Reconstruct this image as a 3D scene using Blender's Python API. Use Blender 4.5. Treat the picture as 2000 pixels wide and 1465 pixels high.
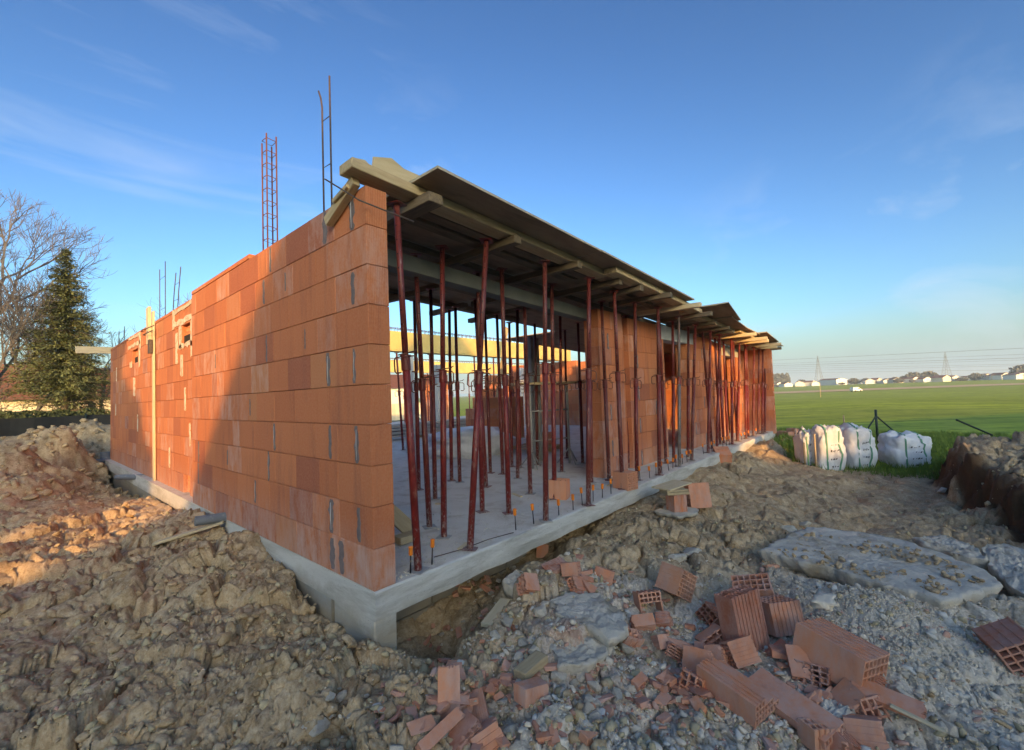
import bpy, bmesh, math, random
import numpy as np
from mathutils import Vector, Matrix
random.seed(7); np.random.seed(7)
rnd = random.random
def ru(a, b): return a + (b - a) * random.random()
C = bpy.context.scene.collection
sc = bpy.context.scene
for o in list(bpy.data.objects): bpy.data.objects.remove(o)

# ------------------------------------------------------------------ camera
FPX, YAW, PITCH, ROLL = 860.7, 0.71886, 0.043542, -0.03623
CAM = Vector((-1.5712, -2.6283, 1.2502))
fw = Vector((math.cos(YAW)*math.cos(PITCH), math.sin(YAW)*math.cos(PITCH), math.sin(PITCH)))
r0 = Vector((math.sin(YAW), -math.cos(YAW), 0)); u0 = r0.cross(fw)
rt = math.cos(ROLL)*r0 + math.sin(ROLL)*u0; up = -math.sin(ROLL)*r0 + math.cos(ROLL)*u0
cam = bpy.data.objects.new('camera', bpy.data.cameras.new('camera')); C.objects.link(cam)
cam.matrix_world = Matrix(((rt.x, up.x, -fw.x, CAM.x), (rt.y, up.y, -fw.y, CAM.y), (rt.z, up.z, -fw.z, CAM.z), (0, 0, 0, 1)))
cam.data.sensor_width = 36; cam.data.lens = 36*FPX/2000; cam.data.clip_start = .05; cam.data.clip_end = 9000
sc.camera = cam
def U(px, py, ax, val):            # where the line of sight of a measured point meets a plane of the place
    d = (px-1000)/FPX*rt - (py-732.5)/FPX*up + fw
    return CAM + d*((val-CAM[ax])/d[ax])
FH = Vector((math.cos(YAW), math.sin(YAW), 0)); RH = Vector((math.sin(YAW), -math.cos(YAW), 0)); ZH = Vector((0, 0, 1))
def W(a, b, c): return RH*a + FH*b + ZH*c

# ------------------------------------------------------------------ light
SUN_EL = math.radians(11.0); S_AZ = (-0.6, -0.8)
w = bpy.data.worlds.new('World'); sc.world = w; w.use_nodes = True
nt = w.node_tree; nt.nodes.clear()
sky = nt.nodes.new('ShaderNodeTexSky'); sky.sky_type = 'NISHITA'; sky.sun_disc = False
sky.sun_elevation = SUN_EL; sky.sun_rotation = math.atan2(S_AZ[0], S_AZ[1]); sky.altitude = 0; sky.air_density = 1.0; sky.dust_density = 2.3; sky.ozone_density = 1.6
bg = nt.nodes.new('ShaderNodeBackground'); bg.inputs[1].default_value = .122
out = nt.nodes.new('ShaderNodeOutputWorld')
tc = nt.nodes.new('ShaderNodeTexCoord')
mp = nt.nodes.new('ShaderNodeMapping'); mp.inputs['Rotation'].default_value = (.1, .5, .55); mp.inputs['Scale'].default_value = (1.0, 5.0, 9.0)
nz = nt.nodes.new('ShaderNodeTexNoise'); nz.inputs['Scale'].default_value = 1.3; nz.inputs['Detail'].default_value = 7; nz.inputs['Roughness'].default_value = .55; nz.inputs['Distortion'].default_value = .5
nz2 = nt.nodes.new('ShaderNodeTexNoise'); nz2.inputs['Scale'].default_value = 1.6; nz2.inputs['Detail'].default_value = 2
cr = nt.nodes.new('ShaderNodeMapRange'); cr.inputs[1].default_value = .52; cr.inputs[2].default_value = .85; cr.inputs[4].default_value = 1
cr2 = nt.nodes.new('ShaderNodeMapRange'); cr2.inputs[1].default_value = .45; cr2.inputs[2].default_value = .65; cr2.inputs[4].default_value = .45
ml = nt.nodes.new('ShaderNodeMath'); ml.operation = 'MULTIPLY'
hs = nt.nodes.new('ShaderNodeGamma'); hs.inputs['Gamma'].default_value = 1.5
mx = nt.nodes.new('ShaderNodeMixRGB'); mx.inputs[2].default_value = (5.0, 5.6, 6.4, 1)
L = nt.links.new
L(tc.outputs['Generated'], mp.inputs[0]); L(mp.outputs[0], nz.inputs[0]); L(tc.outputs['Generated'], nz2.inputs[0])
L(nz.outputs[0], cr.inputs[0]); L(nz2.outputs[0], cr2.inputs[0]); L(cr.outputs[0], ml.inputs[0]); L(cr2.outputs[0], ml.inputs[1])
L(ml.outputs[0], mx.inputs[0]); tn_ = nt.nodes.new('ShaderNodeMixRGB'); tn_.blend_type = 'MULTIPLY'; tn_.inputs[0].default_value = 1; tn_.inputs[2].default_value = (.83, .955, 1.07, 1); L(sky.outputs[0], tn_.inputs[1]); L(tn_.outputs[0], hs.inputs['Color']); L(hs.outputs[0], mx.inputs[1]); sx_ = nt.nodes.new('ShaderNodeSeparateXYZ'); L(tc.outputs['Generated'], sx_.inputs[0])
hz_ = nt.nodes.new('ShaderNodeMapRange'); hz_.interpolation_type = 'SMOOTHSTEP'; hz_.inputs[1].default_value = .16; hz_.inputs[2].default_value = -.02; hz_.inputs[4].default_value = .85; L(sx_.outputs[2], hz_.inputs[0])
mh = nt.nodes.new('ShaderNodeMixRGB'); mh.inputs[2].default_value = (4.0, 4.9, 5.2, 1); L(hz_.outputs[0], mh.inputs[0]); L(mx.outputs[0], mh.inputs[1]); L(mh.outputs[0], bg.inputs[0]); L(bg.outputs[0], out.inputs[0])
sd = bpy.data.lights.new('sun', 'SUN'); sd.energy = 5.0; sd.angle = math.radians(.55); sd.color = (1, .51, .13)
so = bpy.data.objects.new('sun', sd); C.objects.link(so)
sv = Vector((S_AZ[0]*math.cos(SUN_EL), S_AZ[1]*math.cos(SUN_EL), math.sin(SUN_EL)))
so.rotation_euler = (-sv).to_track_quat('-Z', 'Y').to_euler()
sc.view_settings.view_transform = 'Standard'; sc.view_settings.look = 'None'; sc.view_settings.gamma = 1; sc.view_settings.use_curve_mapping = False
sc.view_settings.exposure = 0.42
sc.cycles.max_bounces = 6

# ------------------------------------------------------------------ materials
class NM:
    def __init__(s, name, rough=.8, spec=.3):
        s.m = bpy.data.materials.new(name); s.m.use_nodes = True; s.t = s.m.node_tree
        s.b = s.t.nodes['Principled BSDF']; s.b.inputs['Roughness'].default_value = rough; s.b.inputs['Specular IOR Level'].default_value = spec
        s._tc = None
    def n(s, typ, ins=None, **pr):
        x = s.t.nodes.new('ShaderNode'+typ)
        for k, v in pr.items(): setattr(x, k, v)
        for k, v in (ins or {}).items(): s.set(x.inputs[k], v)
        return x
    def set(s, inp, v):
        if isinstance(v, bpy.types.NodeSocket): s.t.links.new(v, inp)
        elif isinstance(v, bpy.types.Node): s.t.links.new(v.outputs[0], inp)
        else:
            if isinstance(v, tuple) and len(v) == 3 and inp.type == 'RGBA': v = v+(1,)
            inp.default_value = v
    def tc(s, w='Object'):
        if not s._tc: s._tc = s.n('TexCoord')
        return s._tc.outputs[w]
    def noise(s, sc=5, det=4, ro=.55, co=None, dis=0, out=0):
        x = s.n('TexNoise', {'Scale': sc, 'Detail': det, 'Roughness': ro, 'Distortion': dis, 'Vector': co or s.tc()})
        return x.outputs[out]
    def mapn(s, scale, co=None, rot=(0, 0, 0), loc=(0, 0, 0)):
        return s.n('Mapping', {'Vector': co or s.tc(), 'Scale': scale, 'Rotation': rot, 'Location': loc}).outputs[0]
    def rng(s, v, a, b, c=0., d=1.): return s.n('MapRange', {0: v, 1: a, 2: b, 3: c, 4: d}).outputs[0]
    def math(s, op, a, b=0.): return s.n('Math', {0: a, 1: b}, operation=op).outputs[0]
    def mix(s, f, a, b, bt='MIX'): return s.n('MixRGB', {0: f, 1: a, 2: b}, blend_type=bt).outputs[0]
    def rand(s): return s.n('ObjectInfo').outputs['Random']
    def col(s, v): s.set(s.b.inputs['Base Color'], v)
    def rough(s, v): s.set(s.b.inputs['Roughness'], v)
    def bump(s, v, st=.3, dist=.01, prev=None):
        ins = {'Height': v, 'Strength': st, 'Distance': dist}
        if prev: ins['Normal'] = prev
        x = s.n('Bump', ins); s.set(s.b.inputs['Normal'], x.outputs[0]); return x.outputs[0]
M = {}
def brickmat(name, base, base2, ribs=True, dirt=.5):
    m = NM(name, .85, .2); r = m.rand(); g = m.n('NewGeometry').outputs['Position']
    ramp = m.mix(r, base, base2)
    r2 = m.math('FRACT', m.math('MULTIPLY', r, 17.3))
    ramp = m.mix(m.rng(r2, .84, .93, 0, .6), ramp, (.27, .078, .055))
    ramp = m.mix(m.rng(r2, .12, .0, 0, .5), ramp, (.50, .24, .11))
    st = m.noise(3.5, 5, .6, m.mapn((2.2, 2.2, .35), g))                 # vertical weather streaks
    ramp = m.mix(m.rng(st, .52, .72, 0, .5), ramp, (.22, .075, .055))
    fine = m.noise(60, 3, .6, g); ramp = m.mix(m.rng(fine, .35, .65, 0, .22), ramp, (.62, .33, .2))
    # lime bloom on some bricks
    r3 = m.math('FRACT', m.math('MULTIPLY', r, 91.7))
    bl = m.noise(7, 7, .7, m.mapn((1.3, 1.3, .55), g), .15)
    bf = m.math('MULTIPLY', m.rng(r3, .70, .98, .0, .5), m.rng(bl, .40, .66))
    ramp = m.mix(bf, ramp, (.62, .50, .46))
    bl2 = m.noise(13, 6, .75, m.mapn((1.4, 1.4, .5), g), .1)
    ramp = m.mix(m.rng(bl2, .62, .82, 0, .35), ramp, (.58, .42, .34))
    # wall foot is dusted with mortar
    z = m.n('SeparateXYZ', {0: g}).outputs[2]
    ramp = m.mix(m.math('MULTIPLY', m.rng(z, .45, .0, 0, .45), m.rng(bl, .35, .6)), ramp, (.5, .4, .36))
    m.col(ramp)
    if ribs:
        sx = m.n('SeparateXYZ', {0: g}); a = m.math('ADD', sx.outputs[0], sx.outputs[1])
        nzv = m.noise(8, 2, .5, g)
        wv = m.math('SINE', m.math('MULTIPLY', a, 2*math.pi/.0135)); wv2 = m.math('SINE', m.math('MULTIPLY', a, 2*math.pi/.115))
        h = m.math('ADD', m.math('MULTIPLY', wv, .5), m.math('MULTIPLY', wv2, .5))
        b1 = m.bump(h, .6, .003)
        m.bump(fine, .25, .003, b1)
    else: m.bump(m.noise(45, 4, .6), .35, .004)
    return m.m
M['brick'] = brickmat('clay_brick', (.47, .150, .062), (.545, .19, .080))
M['rubblebrick'] = brickmat('broken_clay', (.60, .215, .095), (.70, .31, .165), False)
def pores(m, co, c):
    v = m.n('TexVoronoi', {'Scale': 38., 'Vector': co}); big = m.noise(4, 3, .6, co); f = m.math('MULTIPLY', m.rng(v.outputs['Distance'], .16, .08), m.rng(big, .45, .6)); return m.mix(m.math('MULTIPLY', f, .75), c, (.10, .095, .085))
def simple(name, c1, c2, sc=6, rough=.8, bs=.3, bd=.005, det=6, spec=.3, stretch=None, metal=0, bsc=None, glob=False, extra=None):
    m = NM(name, rough, spec); co = m.n('NewGeometry').outputs['Position'] if glob else m.tc()
    if stretch: co = m.mapn(stretch, co)
    f = m.noise(sc, det, .62, co, .3); c = m.mix(m.rng(f, .3, .7), c1, c2)
    c = m.mix(m.math('MULTIPLY', m.rand(), .35), c, tuple(x*.62 for x in c1))
    if name in ('slab_concrete', 'dusty_concrete_floor', 'greenish_beam_concrete', 'muddy_old_concrete'): c = pores(m, m.n('NewGeometry').outputs['Position'], c)
    if name in ('slab_concrete', 'foundation_block'):
        gg = m.n('NewGeometry').outputs['Position']; c = m.mix(m.math('MULTIPLY', m.rng(m.math('ADD', m.n('SeparateXYZ', {0: gg}).outputs[2], m.math('MULTIPLY', m.noise(5, 6, .7, gg), .35)), .07, -.14), .75), c, (.30, .235, .14))
    if extra: c = m.mix(m.rng(m.noise(extra[1], 5, .7, co, .5), extra[2], extra[3], 0, extra[4] if len(extra) > 4 else 1), c, extra[0])
    m.col(c); m.b.inputs['Metallic'].default_value = metal
    m.bump(m.noise(bsc or sc*6, 5, .65, co), bs, bd); return m.m
M['concrete'] = simple('slab_concrete', (.56, .55, .51), (.72, .70, .64), 3, .85, .8, .01, glob=True, stretch=(.55, .55, 3.2), bsc=16, det=9, extra=((.36, .34, .29), 1.9, .48, .66, .9))
M['slabtop'] = simple('dusty_concrete_floor', (.64, .60, .545), (.76, .72, .66), 2.2, .85, .4, .006, glob=True, bsc=22, extra=((.42, .35, .27), 3.1, .50, .70, .8))
M['found'] = simple('foundation_block', (.26, .29, .31), (.38, .41, .42), 3, .85, .5, .006, glob=True, bsc=24, extra=((.20, .19, .16), 1.5, .5, .7, .8))
M['pale'] = simple('pale_concrete', (.44, .46, .46), (.60, .61, .59), 5, .8, .3, .003)
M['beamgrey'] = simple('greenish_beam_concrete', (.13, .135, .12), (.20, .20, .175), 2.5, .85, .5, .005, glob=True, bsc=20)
M['mortar'] = simple('grey_mortar', (.15, .12, .12), (.24, .20, .195), 22, .9, .5, .004)
M['rebarfill'] = simple('light_grout', (.45, .45, .46), (.6, .6, .6), 20, .8, .4, .003)
M['white'] = simple('white_plaster', (.66, .55, .42), (.75, .66, .52), 14, .9, .6, .004, extra=((.52, .24, .12), 11, .5, .62, .9))
M['wooddark'] = simple('dark_timber', (.15, .11, .072), (.26, .20, .13), 5, .85, .35, .003, stretch=(1, 9, 9), bsc=22, extra=((.08, .06, .045), 2.5, .5, .7, .8))  # darker copy of the rough timber, for pieces under the deck
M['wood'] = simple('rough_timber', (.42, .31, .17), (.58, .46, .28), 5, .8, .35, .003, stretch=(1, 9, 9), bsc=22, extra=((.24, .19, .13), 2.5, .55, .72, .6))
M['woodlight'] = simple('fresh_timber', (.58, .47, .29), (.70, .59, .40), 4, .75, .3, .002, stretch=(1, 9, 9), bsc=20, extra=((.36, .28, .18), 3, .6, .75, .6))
M['ply'] = simple('plywood', (.25, .18, .12), (.40, .30, .20), 2.0, .75, .25, .002, stretch=(1.0, 3.5, 3), bsc=16, extra=((.15, .115, .08), 1.8, .52, .68, .8))
M['plyedge'] = simple('pale_plywood', (.40, .34, .24), (.50, .44, .33), 6, .8, .2, .002)
M['yellow'] = simple('yellow_formwork', (.62, .47, .16), (.72, .58, .26), 2.2, .6, .2, .002, extra=((.5, .36, .14), 2, .5, .7, .7))
M['pvc'] = simple('grey_pvc', (.17, .19, .22), (.22, .24, .27), 6, .5, .1, .001, extra=((.4, .38, .34), 9, .58, .7, .6))
M['steel'] = simple('dark_rebar', (.07, .06, .06), (.13, .09, .07), 30, .6, .3, .001)
M['rust'] = simple('rusty_rebar', (.19, .075, .05), (.12, .055, .04), 30, .7, .3, .001)
M['galv'] = simple('cement_covered_steel', (.30, .30, .29), (.42, .41, .39), 12, .6, .3, .001)
M['cap'] = simple('orange_plastic', (.86, .22, .02), (.92, .30, .03), 6, .4, .05, .001)
M['blackscreen'] = simple('black_fence_fabric', (.012, .012, .012), (.022, .022, .022), 4, .7, .2, .002)
M['greenpost'] = simple('dark_green_metal', (.02, .035, .028), (.03, .045, .035), 9, .5, .1, .001)
M['stone'] = simple('limestone', (.52, .47, .38), (.68, .63, .53), 5, .9, .8, .01, bsc=26, extra=((.44, .36, .25), 3, .5, .66, .7))
M['stonegrey'] = simple('grey_rubble', (.60, .51, .39), (.80, .70, .55), 6, .9, .7, .008, bsc=30, extra=((.46, .39, .29), 5, .55, .72, .45))
M['bigslab'] = simple('muddy_old_concrete', (.56, .50, .40), (.74, .67, .56), 3.0, .9, .9, .018, bsc=18, det=9, extra=((.32, .25, .16), 2.6, .48, .64, .75))
M['clod'] = simple('clay_clod', (.40, .32, .18), (.58, .49, .32), 4, .95, .9, .012, bsc=20, glob=True)
M['roofred'] = simple('red_tiles', (.17, .075, .055), (.24, .11, .08), 3, .8, .3, .01)
M['cream'] = simple('cream_render', (.62, .54, .42), (.68, .60, .48), 2, .85, .1, .002)
M['whitewall'] = simple('white_render', (.72, .70, .66), (.78, .76, .72), 2, .85, .1, .002)
M['window'] = simple('dark_glass', (.03, .035, .04), (.05, .055, .06), 2, .15, .02, .001, spec=.6)
M['bark'] = simple('bark', (.10, .085, .07), (.17, .14, .115), 12, .9, .5, .006)
M['greybark'] = simple('grey_twigs', (.10, .095, .10), (.16, .15, .155), 12, .9, .3, .004)
M['needles'] = simple('spruce_needles', (.09, .12, .055), (.19, .21, .095), 2.5, .8, .2, .003, glob=True)
M['leaf'] = simple('hedge_leaves', (.04, .06, .025), (.07, .09, .04), 3, .8, .2, .003, glob=True)
M['farleaf'] = simple('far_tree', (.13, .13, .11), (.20, .19, .16), .5, .9, .2, .003, glob=True)
M['plasticblue'] = simple('clear_sheet', (.50, .53, .58), (.68, .70, .74), 6, .35, .5, .01, spec=.5)
M['bag'] = simple('woven_bag', (.62, .64, .68), (.74, .75, .78), 7, .7, .5, .006, extra=((.5, .5, .52), 5, .55, .7, .6))
M['strap'] = simple('green_strap', (.10, .26, .17), (.14, .32, .22), 8, .6, .1, .001)
M['ink'] = simple('black_print', (.03, .03, .035), (.05, .05, .05), 8, .6, .1, .001)
M['vanpaint'] = simple('white_paint', (.75, .75, .75), (.8, .8, .8), 2, .35, .02, .001)
M['tyre'] = simple('tyre_rubber', (.02, .02, .02), (.03, .03, .03), 9, .8, .1, .001)
M['pylon'] = simple('pylon_steel', (.20, .21, .22), (.26, .27, .28), 1, .6, .1, .001)
M['ventshade'] = simple('vent_shade_black', (.03, .022, .015), (.05, .04, .03), 9, .95, .4, .004)  # near black that paints the shade inside the vents
# painted prop steel: red paint, cement splashes low down, pin holes in the inner tube
def propmat(name, base, splash, holes=False):
    m = NM(name, .5, .4); g = m.n('NewGeometry').outputs['Position']
    n1 = m.noise(14, 5, .6, g); c = m.mix(m.rng(n1, .3, .7), base, tuple(x*.55 for x in base))
    r0_ = m.rand(); c = m.mix(m.rng(r0_, .2, .9, 0, .75), c, (.115, .028, .022)); c = m.mix(m.rng(m.noise(26, 6, .75, m.mapn((1, 1, .3), g), .2), .56, .66, 0, .75), c, (.26, .12, .08)); c = m.mix(m.rng(m.noise(45, 4, .7, m.mapn((1, 1, .15), g)), .64, .70, 0, .6), c, (.42, .38, .36))
    z = m.n('SeparateXYZ', {0: g}).outputs[2]
    n2 = m.noise(70, 5, .7, m.mapn((1, 1, .45), g), .4)
    th = m.math('ADD', n2, m.rng(z, 0., .7, .13*splash, -.13)); r = m.rand()
    th = m.math('ADD', th, m.math('MULTIPLY', r, .035))
    c = m.mix(m.rng(th, .60, .72, 0, .8), c, (.42, .36, .34))
    if holes:
        o = m.n('SeparateXYZ', {0: m.tc()}); zz = m.math('SUBTRACT', m.math('FRACT', m.math('MULTIPLY', o.outputs[2], 10.)), .5)
        d = m.math('SQRT', m.math('ADD', m.math('POWER', m.math('MULTIPLY', zz, .1), 2.), m.math('POWER', o.outputs[0], 2.)))
        c = m.mix(m.math('LESS_THAN', d, .0062), c, (.004, .004, .004))
    m.col(c); m.rough(m.rng(th, .6, .7, .42, .85)); m.bump(n2, .25, .002); return m.m
M['red'] = propmat('red_prop_paint', (.21, .022, .018), 1)
M['redin'] = propmat('red_inner_tube', (.20, .035, .03), .8, True)
M['greyprop'] = propmat('cement_grey_prop', (.20, .18, .165), 1.3, True)

# ------------------------------------------------------------------ object helpers
def tag(o, label=None, cat=None, group=None, kind=None):
    if label: o['label'] = label
    if cat: o['category'] = cat
    if group: o['group'] = group
    if kind: o['kind'] = kind
    return o
def empty(name, loc, label=None, cat=None, group=None, rz=0):
    o = bpy.data.objects.new(name, None); C.objects.link(o); o.location = loc; o.rotation_euler = (0, 0, rz); o.empty_display_size = .1
    return tag(o, label, cat, group)
def link(name, me, parent=None, mw=None, loc=None):
    o = bpy.data.objects.new(name, me); C.objects.link(o)
    if mw is not None: o.matrix_basis = mw
    if loc is not None: o.location = loc
    if parent: o.parent = parent
    return o
class MB:
    def __init__(s): s.v = []; s.f = []; s.mi = []
    def add(s, vs, fs, mi=0):
        b = len(s.v); s.v += [tuple(v) for v in vs]; s.f += [tuple(i+b for i in f) for f in fs]; s.mi += [mi]*len(fs); return s
    def box(s, a, b, mi=0, j=0):
        x0, y0, z0 = a; x1, y1, z1 = b
        vs = [(x, y, z) for z in (z0, z1) for y in (y0, y1) for x in (x0, x1)]
        if j: vs = [(x+ru(-j, j), y+ru(-j, j), z+ru(-j, j)) for x, y, z in vs]
        return s.add(vs, [(0, 2, 3, 1), (4, 5, 7, 6), (0, 1, 5, 4), (2, 6, 7, 3), (0, 4, 6, 2), (1, 3, 7, 5)], mi)
    def cbox(s, a, b, c=.004, mi=0, j=0):           # box with chamfered edges
        a = Vector(a); b = Vector(b); mid = (a+b)/2; h = (b-a)/2; c = min(c, min(h)*.8)
        V = []; idx = {}
        for sx in (-1, 1):
            for sy in (-1, 1):
                for sz in (-1, 1):
                    for k in range(3):
                        p = [sx*(h[0]-(c if k != 0 else 0)), sy*(h[1]-(c if k != 1 else 0)), sz*(h[2]-(c if k != 2 else 0))]
                        idx[(sx, sy, sz, k)] = len(V); V.append(tuple(mid[i]+p[i]+(ru(-j, j) if j else 0) for i in range(3)))
        F = []
        for k in range(3):
            u, w = [q for q in range(3) if q != k]
            for s0 in (-1, 1):
                q = []
                for su, sw in ((-1, -1), (1, -1), (1, 1), (-1, 1)):
                    key = [0, 0, 0]; key[k] = s0; key[u] = su; key[w] = sw; q.append(idx[(*key, k)])
                F.append(q)
        for k in range(3):                            # edges run along axis k
            u, w = [q for q in range(3) if q != k]
            for su in (-1, 1):
                for sw in (-1, 1):
                    ks = []
                    for sk in (-1, 1):
                        key = [0, 0, 0]; key[k] = sk; key[u] = su; key[w] = sw; ks.append(tuple(key))
                    F.append([idx[(*ks[0], u)], idx[(*ks[0], w)], idx[(*ks[1], w)], idx[(*ks[1], u)]])
        for sx in (-1, 1):
            for sy in (-1, 1):
                for sz in (-1, 1): F.append([idx[(sx, sy, sz, k)] for k in range(3)])
        return s.add(V, F, mi)
    def tube(s, pts, rs, n=8, mi=0, caps=True):
        pts = [Vector(p) for p in pts]
        if not hasattr(rs, '__len__'): rs = [rs]*len(pts)
        rings = []; base = len(s.v); prevx = None
        for i, p in enumerate(pts):
            d = (pts[min(i+1, len(pts)-1)]-pts[max(i-1, 0)]).normalized()
            if prevx is None: a = Vector((0, 0, 1)) if abs(d.z) < .9 else Vector((1, 0, 0)); x = d.cross(a).normalized()
            else: x = (prevx - d*prevx.dot(d)).normalized()
            y = d.cross(x); prevx = x
            for k in range(n):
                t = 2*math.pi*k/n; s.v.append(tuple(p+(x*math.cos(t)+y*math.sin(t))*rs[i]))
        for i in range(len(pts)-1):
            for k in range(n):
                a = base+i*n+k; b = base+i*n+(k+1) % n; s.f.append((a, b, b+n, a+n)); s.mi.append(mi)
        if caps:
            s.f.append(tuple(base+k for k in range(n))[::-1]); s.f.append(tuple(base+(len(pts)-1)*n+k for k in range(n))); s.mi += [mi]*2
        return s
    def beam(s, a, b, wd, th, upv=(0, 0, 1), mi=0, c=.003, j=0):  # rectangular bar between two points
        a = Vector(a); b = Vector(b); d = b-a; Ln = d.length; d.normalize(); y = Vector(upv).cross(d).normalized(); z = d.cross(y)
        t = MB().cbox((0, -wd/2, -th/2), (Ln, wd/2, th/2), c, j=j); mm = [(a+d*v[0]+y*v[1]+z*v[2]) for v in t.v]
        return s.add(mm, t.f, mi)
    def mesh(s, name, mats, smooth=False, fix=True):
        me = bpy.data.meshes.new(name); me.from_pydata(s.v, [], s.f)
        if not isinstance(mats, (list, tuple)): mats = [mats]
        for m in mats: me.materials.append(m)
        if any(s.mi): me.polygons.foreach_set('material_index', s.mi)
        if fix:
            bm = bmesh.new(); bm.from_mesh(me); bmesh.ops.recalc_face_normals(bm, faces=bm.faces); bm.to_mesh(me); bm.free()
        if smooth: me.polygons.foreach_set('use_smooth', [True]*len(me.polygons))
        me.update(); return me
    def obj(s, name, mats, parent=None, smooth=False, mw=None, loc=None, fix=True): return link(name, s.mesh(name, mats, smooth, fix), parent, mw, loc)
def basis(p, ax, fy):            # matrix: z along ax, x along fy
    z = Vector(ax).normalized(); x = Vector(fy); x = (x-z*x.dot(z)).normalized(); y = z.cross(x)
    return Matrix(((x.x, y.x, z.x, p[0]), (x.y, y.y, z.y, p[1]), (x.z, y.z, z.z, p[2]), (0, 0, 0, 1)))

# ------------------------------------------------------------------ numpy noise
def h2(ix, iy, s):
    n = (ix.astype(np.int64)*374761393 + iy.astype(np.int64)*668265263 + s*1274126177) & 0xffffffff
    n = ((n ^ (n >> 13))*1274126177) & 0xffffffff; n = ((n ^ (n >> 16))*2246822519) & 0xffffffff
    return ((n ^ (n >> 15)) & 0xffffff)/float(0x1000000)
def vnoise(x, y, s):
    ix = np.floor(x); iy = np.floor(y); fx = x-ix; fy = y-iy; fx = fx*fx*fx*(fx*(fx*6-15)+10); fy = fy*fy*fy*(fy*(fy*6-15)+10)
    a = h2(ix, iy, s); b = h2(ix+1, iy, s); c = h2(ix, iy+1, s); d = h2(ix+1, iy+1, s)
    return (a+(b-a)*fx)*(1-fy)+(c+(d-c)*fx)*fy-.5
def fbm(x, y, s, o=4, g=.5):
    r = 0; a = 1
    for k in range(o):
        r = r+a*vnoise(x, y, s+k*7); x, y = x*1.9*.8-y*1.9*.6+3.1, x*1.9*.6+y*1.9*.8+1.7; a *= g
    return r
def worley(x, y, s):
    ix = np.floor(x); iy = np.floor(y); f1 = np.full(x.shape, 9.); f2 = f1.copy(); hh = np.zeros_like(f1); vx = hh.copy(); vy = hh.copy()
    for i in (-1, 0, 1):
        for j in (-1, 0, 1):
            cx = ix+i; cy = iy+j; dx = cx+h2(cx, cy, s)-x; dy = cy+h2(cx, cy, s+1)-y; d = np.sqrt(dx*dx+dy*dy); m = d < f1
            f2 = np.where(m, f1, np.minimum(f2, d)); hh = np.where(m, h2(cx, cy, s+2), hh); vx = np.where(m, dx, vx); vy = np.where(m, dy, vy); f1 = np.where(m, d, f1)
    return f1, f2, hh, vx, vy
def sst(a, b, x): t = np.clip((x-a)/(b-a), 0, 1); return t*t*(3-2*t)
def shove(x, y, sc_, s, gap):
    f1, f2, hh, vx, vy = worley(x/sc_, y/sc_, s); h3 = np.mod(hh*37.7, 1)-.5; h4 = np.mod(hh*91.3, 1)-.5; pl = sst(0, gap, f2-f1); return pl*h3*sc_, pl*h4*sc_
def chunks(x, y, sc_, s, tilt=.5, gap=.16):
    f1, f2, hh, vx, vy = worley(x/sc_, y/sc_, s); h3 = np.mod(hh*37.7, 1)-.5; h4 = np.mod(hh*91.3, 1)-.5
    pl = sst(0, gap, f2-f1); return pl*(.45+.75*hh+tilt*2.4*(vx*h3+vy*h4)-.12*f1)

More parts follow.
